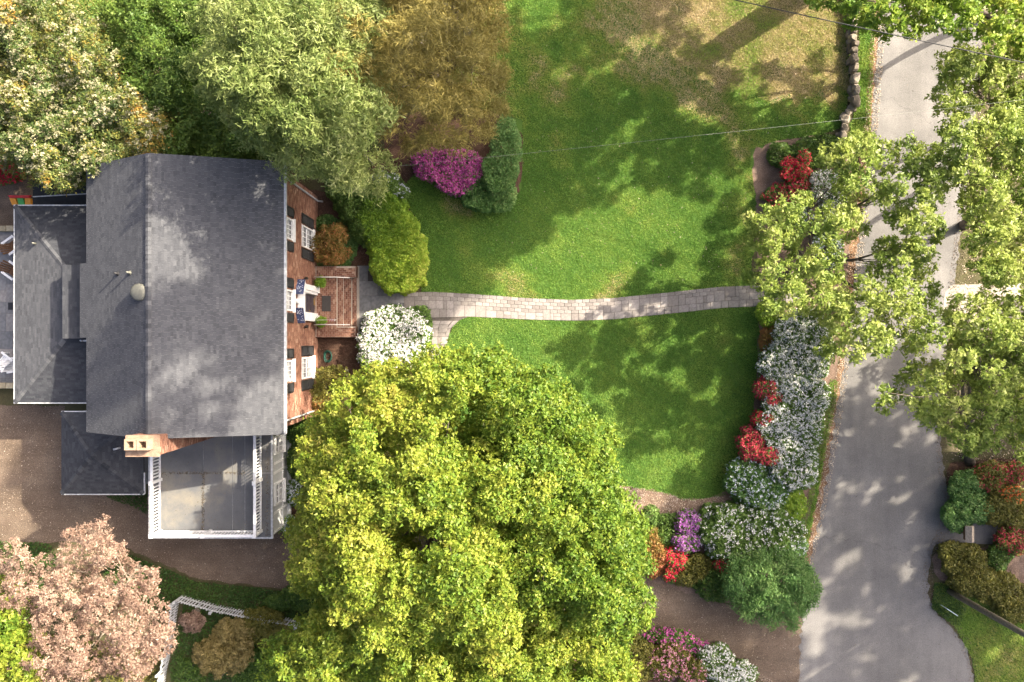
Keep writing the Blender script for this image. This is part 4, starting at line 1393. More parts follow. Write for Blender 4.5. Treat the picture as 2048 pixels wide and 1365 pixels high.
def rock(name, c, sx, sy, sz, rz, parent, mat, r):
    v, f = [], []
    rings = [(-.5, .85), (-.1, 1.0), (.32, .92), (.5, .62)]
    n = 7
    ph = r.uniform(0, 6.28)
    jit = r.uniform(.8, 1.15, n)
    for z, s in rings:
        for k in range(n):
            a = 2 * math.pi * k / n + ph
            q = s * jit[k] * r.uniform(.93, 1.07)
            ca, sa = math.cos(a), math.sin(a); se = (abs(ca) ** 4 + abs(sa) ** 4) ** -.25
            px_, py_ = q * ca * se * sx * .5, q * sa * se * sy * .5
            v.append((px_ * math.cos(rz) - py_ * math.sin(rz), px_ * math.sin(rz) + py_ * math.cos(rz), z * sz + r.normal(0, .012)))
    for i in range(3):
        for k in range(n):
            k2 = (k + 1) % n
            f.append((i * n + k, i * n + k2, (i + 1) * n + k2, (i + 1) * n + k))
    f.append(tuple(3 * n + k for k in range(n)))
    return add_mesh(name, v, f, mat, parent, loc=c)


for i in range(len(WL) - 1):
    (xa, ya), (xb, yb) = WL[i], WL[i + 1]
    L = math.hypot(xb - xa, yb - ya) / S
    hh = .60 if i < 4 else .32
    for lay in range(2):
        q = 0.0
        while q < L:
            ln = rs.uniform(.28, .75)
            u = (q + ln / 2) / L
            x, y = W(xa + (xb - xa) * u, ya + (yb - ya) * u)
            wd = rs.uniform(.32, .52)
            rock('stone', (x + .05 * lay + rs.normal(0, .05), y, hh * (.25 + .47 * lay)), wd * 1.05, ln * 1.12, hh * .55, rs.normal(0, .12), sw_, M['stone'], rs)
            q += ln

# ------------------------------------------------------------------ picket fence
def picket_fence(label, pts, seed):
    r = np.random.default_rng(seed)
    P = [np.array(W(*p)) for p in pts]
    t = thing('picket_fence', label, 'fence', (P[0][0], P[0][1], 0), 'worn white picket fences')
    pk = MB()
    pk.add([(-.035, -.011, .06), (.035, -.011, .06), (.035, .011, .06), (-.035, .011, .06), (-.035, -.011, .98), (.035, -.011, .98), (.035, .011, .98), (-.035, .011, .98), (0, -.011, 1.05), (0, .011, 1.05)],
           [(3, 2, 1, 0), (0, 1, 5, 8, 4), (1, 2, 6, 5), (2, 3, 7, 9, 6), (3, 0, 4, 7), (4, 8, 9, 7), (8, 5, 6, 9)])
    pm = mesh_data('picket', pk.v, pk.f, M['picket'])
    po = MB().box(-.05, .05, -.05, .05, 0, 1.0).box(-.065, .065, -.065, .065, 1.0, 1.035)
    pom = mesh_data('post', po.v, po.f, M['picket'])
    for a, b in zip(P[:-1], P[1:]):
        d = b - a; L = np.linalg.norm(d); d /= L
        nrm = np.array((-d[1], d[0]))
        ang = math.atan2(d[1], d[0])
        for z in (.32, .80):
            m = MB(); m.bar((a[0], a[1], z), (b[0], b[1], z), .04, .08); m.build('rail', M['picket'], t)
        n = int(L / .145)
        for i in range(n):
            p = a + d * L * (i + .5) / n + nrm * .034
            o = bpy.data.objects.new('picket', pm); link(o, t, (p[0], p[1], r.uniform(-.015, .015))); o.rotation_euler = (r.normal(0, .02), r.normal(0, .025), ang)
        k = max(1, round(L / 2.2))
        for i in range(k + 1):
            p = a + d * L * i / k - nrm * .075
            o = bpy.data.objects.new('post', pom); link(o, t, (p[0], p[1], 0)); o.rotation_euler = (0, 0, ang)
    return t


picket_fence('worn white picket fence along the ground cover below the driveway', [(366, 1190), (436, 1210), (540, 1230), (602, 1240), (668, 1252)], 1)
picket_fence('worn white picket fence run beside the copper leaved tree', [(358, 1200), (350, 1255), (342, 1300), (334, 1336), (326, 1390)], 2)
sheet('garden_walk', organic(px_poly([(352, 1400), (380, 1345), (396, 1310), (410, 1312), (404, 1350), (392, 1400)]), .2, .02, 31), .006, M['road'])
rr_ = np.random.default_rng(5)
x, y = W(397, 1219); tag(rock('garden_stone', (x, y, .1), .28, .26, .24, 0, None, M['stone'], rr_), 'round pale stone beside the corner of the picket fence', 'stone')

# ------------------------------------------------------------------ utility poles, cables, sign, mailbox
def pole(label, px, py, h):
    x, y = W(px, py)
    t = thing('utility_pole', label, 'utility pole', (x, y, 0), 'utility poles')
    m = MB(); m.tube([(x, y, -.3), (x, y, h * .5), (x, y, h)], [.17, .145, .115], 12, .5); m.build('shaft', M['polewood'], t, True)
    m = MB(); m.bar((x - .25, y - .95, h - .6), (x + .25, y + .95, h - .6), .10, .12); m.build('crossarm', M['polewood'], t)
    for s in (-.9, -.45, .45, .9):
        m = MB(); m.lathe(x + .25 * s, y + .95 * s, [(.03, h - .54), (.05, h - .48), (.05, h - .42), (.02, h - .38)], 8); m.build('insulator', M['greywhite'], t, True)
    return np.array((x, y, h - .45))


p1 = pole('tall grey wooden utility pole rising from the grass near the white sign', 1897, 1182, 11.0)
p2 = pole('wooden utility pole standing under the trees across the road', 1967, 300, 9.9)


def cable(name, label, a, b, sag, rad, mt):
    a, b = np.array(a, float), np.array(b, float)
    pts = [a * (1 - t) + b * t - np.array((0, 0, 4 * sag * t * (1 - t))) for t in np.linspace(0, 1, 24)]
    m = MB(); m.tube(pts, rad, 5, .5); return tag(m.build(name, M[mt]), label, 'cable', 'overhead cables')


cable('overhead_cable', 'thin pale service cable from the house over the lawn to the road', (RE[0] + .15, 7.6, 6.35), p2, .35, .0045, 'cablelight')
cable('overhead_cable', 'dark cable crossing the top of the road', W3(700, -180, 8.6), p2, .3, .022, 'cable')
cable('overhead_cable', 'pale cable crossing the road at the bottom of the view', W3(1300, 1395, 8.0), p1, .15, .02, 'cablelight')
cable('overhead_cable', 'dark cable running between the two poles on the right', p2, p1, .5, .016, 'cable')
sx, sy = W(1900, 1222, .6)
sg = thing('yard_sign', 'thin pale yard sign standing in the grass by the road', 'sign', (sx, sy, 0))
m = MB(); m.bar((sx - .30, sy + .20, .55), (sx + .30, sy - .20, .55), .03, .55); m.build('panel', M['signblue'], sg)
for q in (-.6, .6):
    m = MB(); m.tube([(sx + .30 * q, sy - .20 * q, 0), (sx + .30 * q, sy - .20 * q, .5)], .012, 6); m.build('stake', M['metal'], sg)
bx, by = W(1936, 1067, .9)
mb_ = thing('wooden_post_box', 'tan wooden box on a brown post beside the neighbour walk', 'post box', (bx, by, 0))
m = MB(); m.box(bx - .09, bx + .09, by - .09, by + .09, 0, .75); m.build('post', M['brownwood'], mb_)
m = MB(); m.box(bx - .16, bx + .16, by - .36, by + .36, .75, 1.05); m.build('box', M['brownwood'], mb_)
m = MB(); m.add([(bx - .24, by - .44, 1.04), (bx, by - .44, 1.22), (bx + .24, by - .44, 1.04), (bx - .24, by + .44, 1.04), (bx, by + .44, 1.22), (bx + .24, by + .44, 1.04)],
                [(0, 1, 4, 3), (1, 2, 5, 4), (0, 2, 1), (3, 4, 5), (0, 3, 5, 2)]); m.build('lid', M['wood'], mb_)

# ------------------------------------------------------------------ TREES
T = {}
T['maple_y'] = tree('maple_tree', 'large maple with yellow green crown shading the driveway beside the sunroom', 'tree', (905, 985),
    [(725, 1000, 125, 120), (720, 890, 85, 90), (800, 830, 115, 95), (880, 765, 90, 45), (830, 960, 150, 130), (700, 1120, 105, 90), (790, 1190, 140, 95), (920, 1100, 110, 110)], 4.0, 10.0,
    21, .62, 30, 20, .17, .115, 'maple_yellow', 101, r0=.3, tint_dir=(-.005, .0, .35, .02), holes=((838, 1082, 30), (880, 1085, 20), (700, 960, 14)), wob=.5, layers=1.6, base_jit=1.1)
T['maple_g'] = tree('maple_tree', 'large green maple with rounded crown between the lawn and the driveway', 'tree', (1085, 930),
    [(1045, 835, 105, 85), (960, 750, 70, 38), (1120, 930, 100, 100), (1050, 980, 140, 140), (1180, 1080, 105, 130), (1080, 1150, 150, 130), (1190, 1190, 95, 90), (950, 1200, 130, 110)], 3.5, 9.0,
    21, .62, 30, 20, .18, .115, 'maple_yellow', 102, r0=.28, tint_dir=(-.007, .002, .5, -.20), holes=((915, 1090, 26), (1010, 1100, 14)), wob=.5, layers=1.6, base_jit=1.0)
T['maple_s'] = tree('maple_tree', 'bright green maple at the lower edge below the picket fence', 'tree', (860, 1240),
    [(700, 1300, 130, 75), (850, 1330, 140, 80), (1000, 1340, 150, 85), (1150, 1330, 110, 75), (620, 1335, 90, 45), (900, 1270, 120, 60)], 3.0, 7.0,
    21, .58, 28, 20, .17, .115, 'maple_yellow', 103, r0=.22, tint_dir=(0, -.006, .3, -.08), wob=.6, layers=1.4, base_jit=1.0)
T['copper'] = tree('copper_tree', 'copper pink leaved tree in the lower left corner beside the drive', 'tree', (280, 1130),
    [(190, 1105, 60, 48), (205, 1058, 20, 30), (110, 1170, 66, 60), (230, 1190, 85, 66), (150, 1260, 110, 76), (255, 1270, 80, 75), (120, 1340, 110, 50), (40, 1125, 30, 36), (302, 1160, 26, 26), (310, 1240, 40, 50), (40, 1190, 40, 40)], 2.6, 6.2,
    15, .30, 18, 14, .10, .085, 'copper', 104, r0=.12, wob=.9, layers=1.2, aspect=.45, bark='palebark', tmix=(.3, .35, .35), base_jit=.9, wsc=26)
T['lime'] = tree('small_tree', 'lime green tree at the far lower left edge', 'tree', (120, 1220),
    [(15, 1290, 55, 90), (0, 1220, 50, 50), (30, 1350, 60, 40), (-60, 1290, 80, 110)], 2.5, 5.5, 17, .45, 20, 15, .15, .13, 'maple_yellow', 105, r0=.14, wob=.5)
T['cream'] = tree('flowering_tree', 'cream blossomed photinia with orange tips at the upper left', 'tree', (260, 300),
    [(60, 60, 90, 80), (150, 110, 90, 70), (60, 180, 100, 90), (190, 220, 90, 70), (90, 290, 90, 65), (190, 310, 80, 40), (280, 250, 60, 70), (-60, 150, 100, 190), (120, 345, 60, 28), (290, 320, 50, 35), (30, 10, 80, 40)], 2.5, 6.0,
    14, .45, 17, 16, .17, .105, 'creamleaf', 106, r0=.16, wob=.5, layers=1.3, aspect=.45, base_jit=.9, extra=('cream', 12, 14, .08, .055, .9, .68))
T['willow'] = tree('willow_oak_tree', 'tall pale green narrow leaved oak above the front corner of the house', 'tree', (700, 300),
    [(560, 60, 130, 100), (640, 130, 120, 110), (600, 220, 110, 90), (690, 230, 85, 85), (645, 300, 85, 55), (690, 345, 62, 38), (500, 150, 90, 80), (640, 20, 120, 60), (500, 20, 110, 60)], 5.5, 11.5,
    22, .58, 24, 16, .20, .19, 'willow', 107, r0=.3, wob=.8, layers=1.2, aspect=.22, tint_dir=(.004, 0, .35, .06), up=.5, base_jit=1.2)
T['under'] = tree('understory_tree', 'deep green leafy tree between the cream blossom and the pale oak', 'tree', (480, 240),
    [(330, 60, 110, 80), (400, 140, 110, 90), (330, 200, 90, 80), (420, 250, 120, 70), (350, 290, 110, 30), (470, 296, 110, 30), (300, 20, 100, 50), (540, 308, 60, 24)], 2.0, 5.2,
    17, .48, 18, 16, .20, .14, 'deepgreen', 108, r0=.16, wob=.75, layers=1.25, aspect=.4, tint_dir=(0, -.005, .35, .2), bark='palebark', base_jit=1.0)
T['cedar'] = tree('cedar_tree', 'olive brown feathery cedar above the magenta azalea', 'tree', (938, 225),
    [(860, 60, 140, 110), (880, 170, 130, 110), (820, 230, 90, 70), (930, 230, 80, 75), (860, 270, 100, 36), (760, 60, 70, 80), (930, 60, 75, 80), (870, -60, 140, 90), (755, 160, 58, 70), (800, 275, 75, 38), (900, 285, 85, 32), (740, 240, 40, 50)], 3.5, 11.0,
    17, .46, 20, 16, .20, .20, 'cedar', 109, r0=.24, wob=.45, layers=1.5, aspect=.12, droop=-.2, up=.35, dome=1.2, tmix=(.35, .35, .3), hm=4.5)
oakA = [(1715, 310, 66, 42), (1720, 370, 38, 40), (1795, 375, 50, 55), (1862, 350, 34, 52), (1814, 303, 18, 22), (1575, 412, 40, 20), (1545, 435, 44, 14), (1560, 475, 50, 36), (1675, 455, 55, 36),
        (1540, 555, 45, 34), (1640, 530, 60, 34), (1840, 440, 44, 36), (1815, 520, 60, 36), (1790, 590, 74, 42), (1640, 600, 60, 32), (1575, 595, 50, 26), (1715, 655, 68, 56), (1850, 665, 50, 46), (1600, 515, 50, 22)]
OK_ = dict(spacing=18, lobe_r=.38, clumps=14, leaves=13, clump_r=.15, leaf=.15, lm='oak', wob=1.05, layers=1.0, aspect=.45, wsc=28)
T['oakA'] = tree('oak_tree', 'wide pale green oak spreading over the path end and the road', 'tree', (1572, 552), oakA, 3.6, 7.2,
    seed=110, r0=.2, fork=2.8, base_jit=.9, group='oaks along the road', **OK_)
oakB = [(1975, 660, 78, 70), (1865, 760, 58, 25), (1772, 795, 16, 16), (1850, 815, 36, 36), (1905, 830, 30, 40), (1990, 820, 60, 70), (2000, 740, 60, 45), (1940, 880, 28, 20), (2060, 700, 70, 110), (2070, 850, 60, 70), (1930, 720, 36, 30)]
T['oakB'] = tree('oak_tree', 'dark limbed oak leaning over the road from the mulched bank', 'tree', (1940, 925), oakB, 4.2, 7.5,
    seed=111, r0=.24, fork=3.2, base_jit=.9, group='oaks along the road', **OK_)
oakC = [(1925, 275, 40, 30), (2000, 270, 50, 56), (1930, 330, 34, 40), (1965, 365, 38, 20), (1945, 415, 18, 32), (2010, 440, 50, 70), (2000, 530, 50, 40), (1990, 360, 40, 40), (2080, 350, 60, 150), (1960, 480, 26, 36), (2060, 540, 50, 50)]
T['oakC'] = tree('oak_tree', 'airy oak beyond the road beside the concrete drive', 'tree', (1930, 450), oakC, 4.6, 8.0,
    seed=112, r0=.22, fork=3.6, base_jit=.9, group='oaks along the road', **OK_)
oakD = [(1930, 140, 50, 30), (1893, 182, 26, 28), (1920, 206, 48, 20), (1985, 160, 35, 42), (2050, 150, 60, 80), (2030, 220, 50, 40)]
T['oakD'] = tree('oak_tree', 'small round oak crown over the upper road edge', 'tree', (1985, 250), oakD, 3.8, 6.5,
    seed=113, r0=.18, fork=3.5, group='oaks along the road', **{**OK_, 'wob': .6})
oakE = [(1790, 18, 76, 40), (1880, 18, 76, 42), (1830, 50, 42, 22), (1745, 42, 32, 26), (1930, 40, 42, 42), (2005, 40, 55, 58), (1670, 4, 46, 14), (1900, -60, 200, 70), (2080, 30, 60, 110)]
T['oakE'] = tree('sweetgum_tree', 'glossy yellow green tree across the top of the road', 'tree', (1988, 26), oakE, 4.3, 7.0,
    seed=114, r0=.20, fork=3.4, tint_dir=(.001, 0, .2, .2), base_jit=1.0, **{**OK_, 'lm': 'maple_green', 'aspect': .6, 'wob': .8})


# trees standing outside the view to the upper right, whose shade falls into it
def off_tree(src, label, px, py, rz, sc, seed):
    x, y = W(px, py)
    return copy_tree(T[src], T[src].name.split('.')[0], label, (x, y, 0), rz, sc, 'trees standing beyond the right and upper edges')


def tulip(label, px, py, seed, n=120):
    """tall narrow crowned tulip poplar, trunk running up through the crown"""
    r = np.random.default_rng(seed)
    x, y = W(px, py)
    t = thing('poplar_tree', label, 'tree', (x, y, 0), 'trees standing beyond the right and upper edges')
    z = r.uniform(9.5, 31, n)
    rad = 3.7 * np.sin(np.clip((z - 7.5) / 26.0, 0, 1) * np.pi) ** .6 + .3
    a = r.uniform(0, 2 * np.pi, n)
    q = np.sqrt(r.random(n)) * rad
    LC = np.stack([x + q * np.cos(a), y + q * np.sin(a), z], 1)
    LR = r.uniform(.5, 1.4, n)
    me = foliage_mesh('crown', LC, LR, r, 26, 14, .26, .25, LG['oak'], .6, .7, None, .6)
    link(bpy.data.objects.new('crown', me), t)
    tr = MB(); tr.tube([(x, y, -.2), (x, y, 4), (x + .15, y, 12), (x, y + .1, 22), (x, y, 30)], [.72, .56, .45, .25, .06], 12, .4)
    to = tr.build('trunk', M['bark'], t, True)
    lb = MB()
    for i in range(0, n, 2):
        p = LC[i]; zz = max(8.0, p[2] - 1.8)
        lb.tube([(x, y, zz), (x * .5 + p[0] * .5, y * .5 + p[1] * .5, zz * .45 + p[2] * .55), p], [.10, .07, .03], 5, r.random(), cap=False)
    lb.build('limbs', M['bark'], to, True)
    return t


T['tulip'] = tulip('tall straight poplar just beyond the upper edge near the stone wall', 1652, -42, 120, 135)
T['tulip'].scale = (1.12, 1.12, 1.15)
T['poplar'] = tulip('tall poplar well beyond the upper edge', 1735, -330, 121, 75)
for lab, px_, py_, rz_, sc_ in (('tall poplar behind the straight one beyond the upper edge', 1745, -102, 2.4, .9), ('tall poplar beyond the right edge behind the leaning oak', 2420, 440, 3.4, .85),
                                ('tall poplar far beyond the right edge by the mulched bank', 2540, 540, 4.0, 1.0),
                                ('tall poplar far beyond the lower right edge', 2600, 700, 5.2, 1.0), ('tall poplar far beyond the lower right corner', 2580, 890, .4, .95)):
    off_tree('poplar', lab, px_, py_, rz_, sc_, 0)

# ------------------------------------------------------------------ SHRUBS
AZ = 'azaleas and shrubs of the front garden'
shrub('azalea', 'bright yellow green clipped azalea mound beside the bluestone terrace', [(796, 512, 54, 70), (768, 440, 48, 50), (800, 560, 46, 24), (785, 475, 52, 60)], 1.5, 'golden', 201, group=AZ, dens=1300, leaf=.075, bump=.14, wob=.12, sheared=True, tgrad=(.8, .5, .25))
shrub('azalea', 'mid green azalea between the yellow mound and the house corner', [(720, 400, 48, 45), (745, 440, 45, 50), (690, 365, 38, 40), (760, 385, 40, 30)], 1.3, 'hedge', 202, group=AZ, dens=1100, wob=.25)
shrub('azalea', 'small white azalea with scattered blooms near the magenta azalea', [(770, 365, 32, 18), (795, 385, 22, 18)], .9, 'hedge', 203, bloom='bluewhite', bloom_cover=.40, group=AZ, bpatch=14)
shrub('azalea', 'round white azalea mound covered in blossom below the terrace', [(788, 672, 66, 54), (760, 700, 42, 40), (825, 680, 30, 48)], 1.35, 'hedge', 204, bloom='white', bloom_cover=.78, bloom_size=.07, bloom_dens=1000, group=AZ, bump=.15, wob=.14, sheared=True, bpatch=26)
shrub('groundcover_shrub', 'low green edging plant between the white azalea and the path', [(848, 660, 14, 42), (835, 625, 22, 10)], .45, 'hedge', 205, group=AZ)
shrub('azalea', 'magenta azalea in full bloom at the foot of the cedar', [(890, 330, 58, 32), (912, 362, 34, 26), (860, 322, 34, 20), (940, 335, 26, 28)], 1.2, 'hedge', 206, bloom='magenta', bloom_cover=.98, bloom_size=.07, bloom_dens=1300, group=AZ, bump=.16, wob=.16, sheared=True)
shrub('boxwood', 'tall clipped blue green holly beside the magenta azalea', [(1010, 300, 28, 60), (1000, 345, 32, 40)], 2.0, 'blueleaf', 207, group=AZ, dens=1300, leaf=.075, bump=.12, wob=.12, sheared=True)
shrub('boxwood', 'low rounded blue green boxwood at the lawn edge under the holly', [(965, 385, 42, 36), (1000, 390, 30, 30)], 1.2, 'blueleaf', 208, group=AZ, dens=1300, leaf=.075, bump=.14, wob=.14, sheared=True, tgrad=(.6, -.2, .3))
shrub('nandina', 'orange bronze nandina in front of the ground floor window', [(652, 475, 22, 18), (675, 470, 18, 20), (672, 505, 26, 22), (640, 490, 20, 18), (648, 515, 16, 14)], 1.6, 'bronze', 209, group=AZ, wob=.5, bump=.4, lump=8, leaf=.10, aspect=.35, spiky=.08, dens=800)
shrub('groundcover_shrub', 'low dark green groundcover ring round the orange nandina', [(685, 490, 26, 44), (660, 520, 40, 16), (650, 450, 26, 16)], .35, 'blueleaf', 210, group=AZ, h0=.03)
shrub('nandina', 'yellow bronze nandina by the lower front window', [(660, 760, 34, 22), (640, 790, 30, 26), (672, 748, 22, 14)], 1.5, 'olive', 211, group=AZ, wob=.5, bump=.4, lump=8, leaf=.10, aspect=.35, spiky=.08, dens=800)
shrub('nandina', 'brownish nandina at the south corner of the brick wall', [(632, 815, 30, 20), (655, 820, 22, 18)], 1.3, 'bronze', 212, group=AZ, wob=.5, bump=.4, lump=8, leaf=.10, aspect=.35, spiky=.08, dens=800, tgrad=(0, 1, -.6))
shrub('evergreen_shrub', 'dark evergreen shrub against the sunroom wall', [(605, 870, 26, 34), (598, 920, 22, 40), (610, 900, 24, 50)], 1.2, 'deepgreen', 213, group=AZ)
shrub('azalea', 'bluish white azalea beside the middle of the sunroom wall', [(588, 985, 14, 22)], .9, 'hedge', 214, bloom='bluewhite', bloom_cover=.6, group=AZ)
shrub('azalea', 'bluish white azalea at the lower corner of the sunroom', [(577, 1050, 14, 18)], .8, 'hedge', 215, bloom='bluewhite', bloom_cover=.6, group=AZ)
shrub('azalea', 'crimson azalea at the upper left edge beside the gravel yard', [(10, 340, 38, 26)], .9, 'hedge', 216, bloom='red', bloom_cover=.85, group=AZ)
HR = 'roadside hedge row shrubs'
shrub('azalea', 'bright red azalea at the top end of the roadside bed', [(1590, 340, 28, 24), (1608, 318, 12, 20)], 1.1, 'hedge', 220, bloom='red', bloom_cover=.92, bloom_dens=1200, group=HR, wob=.35)
shrub('azalea', 'dark red azalea partly hidden under the oak leaves', [(1575, 395, 42, 26), (1600, 380, 30, 22)], 1.0, 'hedge', 221, bloom='brick_red', bloom_cover=.75, group=HR, wob=.35)
shrub('azalea', 'white azalea between the red azaleas and the road', [(1655, 375, 34, 32), (1668, 415, 26, 34)], 1.1, 'hedge', 222, bloom='white', bloom_cover=.8, bloom_size=.07, group=HR)
shrub('azalea', 'white azalea below the oak crown north of the path', [(1655, 500, 28, 36), (1600, 430, 26, 18)], 1.0, 'hedge', 223, bloom='bluewhite', bloom_cover=.65, group=HR)
shrub('low_shrub', 'green shrub at the upper corner of the roadside bed', [(1625, 305, 42, 28), (1560, 310, 22, 22), (1660, 300, 30, 26)], .5, 'deepgreen', 224, group=HR)
shrub('azalea', 'yellow green bush beside the end of the path', [(1535, 628, 20, 24)], .9, 'golden', 225, group=HR, tgrad=(0, 1, -.3))
shrub('azalea', 'rusty bronze bush below the path end', [(1546, 682, 24, 34)], .9, 'bronze', 226, group=HR, tgrad=(-1, 0, .3))
shrub('azalea', 'long white azalea hedge beside the road, upper half', [(1605, 670, 52, 48), (1590, 725, 66, 45), (1612, 690, 50, 60), (1570, 745, 45, 35)], 1.5, 'hedge', 227, bloom='white', bloom_cover=.62, bloom_size=.065, bloom_dens=950, group=HR, bump=.2, wob=.18, sheared=True, bpatch=20)
shrub('azalea', 'long white azalea hedge beside the road, lower half', [(1598, 800, 55, 55), (1580, 860, 58, 50), (1590, 920, 46, 55), (1545, 850, 30, 30), (1560, 800, 32, 30)], 1.5, 'hedge', 228, bloom='white', bloom_cover=.64, bloom_size=.065, bloom_dens=950, group=HR, bump=.2, wob=.18, sheared=True, bpatch=20)
shrub('azalea', 'brick red azalea on the lawn edge of the white hedge, upper one', [(1534, 778, 24, 24), (1548, 796, 20, 16)], 1.75, 'hedge', 229, bloom='brick_red', bloom_cover=.88, bloom_dens=1200, group=HR)
shrub('azalea', 'small red azalea tucked into the white hedge', [(1527, 838, 24, 16)], 1.7, 'hedge', 230, bloom='red', bloom_cover=.85, bloom_dens=1200, group=HR)
shrub('azalea', 'large crimson azalea at the lawn edge below the white hedge', [(1504, 888, 28, 34), (1536, 912, 30, 18)], 1.65, 'hedge', 231, bloom='brick_red', bloom_cover=.95, bloom_dens=1200, group=HR)
shrub('azalea', 'blue green azalea with sparse white blooms by the lawn corner', [(1500, 960, 46, 44), (1530, 985, 50, 40)], 1.4, 'blueleaf', 232, bloom='bluewhite', bloom_cover=.36, group=HR, bpatch=12)
shrub('azalea', 'broad green azalea dotted with white blooms at the garden corner', [(1460, 1060, 66, 52), (1540, 1060, 62, 55), (1480, 1100, 62, 34)], 1.5, 'hedge', 233, bloom='white', bloom_cover=.34, group=HR, bpatch=11)
shrub('azalea', 'yellow green shrub on the roadside edge of the hedge row', [(1588, 1008, 22, 34)], 1.0, 'golden', 234, group=HR)
shrub('azalea', 'small white azalea at the road edge above the dark holly', [(1585, 1095, 28, 18)], 1.0, 'blueleaf', 235, bloom='bluewhite', bloom_cover=.5, group=HR, bpatch=12)
shrub('azalea', 'purple azalea between the mulch and the white azalea', [(1376, 1050, 24, 28), (1372, 1085, 32, 20)], 1.2, 'hedge', 236, bloom='purple', bloom_cover=.85, bloom_dens=1000, group=HR)
shrub('azalea', 'scarlet azalea at the driveway edge below the purple azalea', [(1352, 1115, 22, 28), (1342, 1150, 13, 16)], 1.1, 'hedge', 237, bloom='red', bloom_cover=.92, bloom_dens=1200, group=HR)
shrub('azalea', 'small scarlet azalea below the broad green azalea', [(1448, 1133, 22, 16)], 1.2, 'hedge', 238, bloom='red', bloom_cover=.8, bloom_dens=1200, group=HR)
shrub('bronze_shrub', 'rusty green shrub left of the scarlet azalea', [(1308, 1115, 28, 38), (1300, 1080, 24, 26)], 1.0, 'bronze', 239, group=HR, tgrad=(-1, -1, -.3))
shrub('yellow_shrub', 'olive yellow rounded shrub between two scarlet azaleas', [(1398, 1135, 28, 26), (1375, 1155, 24, 16)], 1.0, 'olive', 240, group=HR)
shrub('evergreen_shrub', 'dark green mounded evergreen leaning over the driveway', [(1432, 1170, 40, 30)], 1.1, 'deepgreen', 241, group=HR)
T['holly'] = tree('holly_tree', 'dark green spreading holly at the corner of driveway and road', 'tree', (1530, 1155),
    [(1550, 1160, 74, 58), (1545, 1205, 70, 42), (1495, 1160, 45, 50), (1600, 1175, 32, 34), (1575, 1228, 26, 22)], 1.0, 2.6, 13, .32, 16, 16, .16, .085, 'blueleaf', 242, r0=.10, fork=.6, wob=.4, layers=1.6, aspect=.5, tint_dir=(0, .004, .2, .05), base_jit=.3)
shrub('green_shrub', 'small green sprigs on the mulch near the purple azalea', [(1300, 1040, 16, 26), (1340, 1045, 24, 16)], .7, 'hedge', 243, group=HR)
shrub('low_shrub', 'low green shrub left of the purple azalea', [(1335, 1075, 26, 24)], .8, 'deepgreen', 244, group=HR)
shrub('yellow_shrub', 'pale yellow shrub under the right edge of the green maple', [(1275, 1085, 26, 44)], 1.2, 'golden', 245, group=HR)
DB = 'shrubs along the lower drive edge'
shrub('azalea', 'magenta creeping azalea along the lower edge of the driveway', [(1330, 1272, 50, 13), (1380, 1292, 34, 14)], .6, 'hedge', 250, bloom='magenta', bloom_cover=.7, group=DB)
shrub('azalea', 'pale pink azalea below the magenta edging', [(1340, 1325, 48, 34), (1385, 1345, 30, 30)], 1.1, 'olive', 251, bloom='pink', bloom_cover=.5, group=DB, bpatch=14)
shrub('azalea', 'white azalea in the lower corner of the driveway bed', [(1430, 1320, 36, 28), (1465, 1350, 46, 28)], 1.1, 'hedge', 252, bloom='white', bloom_cover=.72, group=DB)
shrub('olive_shrub', 'olive shrub at the bottom under the maples', [(1260, 1320, 60, 44), (1230, 1360, 60, 30)], 1.1, 'olive', 253, group=DB)
NB = 'shrubs on the bank across the road'
shrub('evergreen_shrub', 'green rhododendron at the road edge opposite the hedge', [(1935, 975, 34, 32), (1915, 1030, 30, 30), (1950, 1010, 36, 34)], 1.2, 'blueleaf', 260, group=NB, leaf=.11, aspect=.4, dens=800, bump=.35)
shrub('bronze_shrub', 'bronze red shrub on the mulched bank', [(1985, 955, 36, 28)], 1.1, 'olive', 261, bloom='brick_red', bloom_cover=.3, group=NB, bpatch=12)
shrub('azalea', 'dark red shrub at the right edge of the bank', [(2030, 948, 28, 22)], .9, 'olive', 262, bloom='brick_red', bloom_cover=.6, group=NB)
shrub('azalea', 'orange azalea at the right edge', [(2025, 992, 26, 20)], 1.0, 'olive', 263, bloom='orange', bloom_cover=.55, group=NB)
shrub('olive_shrub', 'olive shrub between the rhododendron and the right edge', [(1995, 1015, 44, 30), (2030, 1030, 40, 26)], 1.0, 'olive', 264, group=NB)
shrub('azalea', 'red bronze azalea below the neighbour walk', [(2025, 1082, 32, 26)], 1.0, 'olive', 265, bloom='brick_red', bloom_cover=.6, group=NB, bpatch=14)
shrub('olive_shrub', 'large olive yellow shrub between the post box and the utility pole', [(1930, 1125, 44, 34), (1950, 1160, 50, 28), (1905, 1105, 26, 20)], 1.1, 'olive', 266, group=NB, spiky=.05)
shrub('olive_shrub', 'wiry olive shrub beside the lower right grass', [(2000, 1180, 46, 28), (2030, 1210, 40, 34)], 1.0, 'olive', 267, group=NB, spiky=.06, wob=.4)
shrub('olive_shrub', 'small dark olive shrub at the edge of the dark bed gap', [(1998, 1110, 22, 24)], .8, 'deepgreen', 268, group=NB, wob=.5)
LBG = 'shrubs below the picket fence'
shrub('tan_shrub', 'tan gold shrub below the picket fence', [(455, 1300, 48, 40), (430, 1310, 36, 40), (470, 1265, 34, 24)], 1.4, 'tan', 270, group=LBG, bump=.4, lump=9, wob=.4, leaf=.09, spiky=.06)
shrub('olive_shrub', 'olive green mounded shrub against the picket fence', [(520, 1255, 50, 36), (560, 1280, 40, 36)], 1.1, 'olive', 271, group=LBG, tgrad=(0, 0, 0))
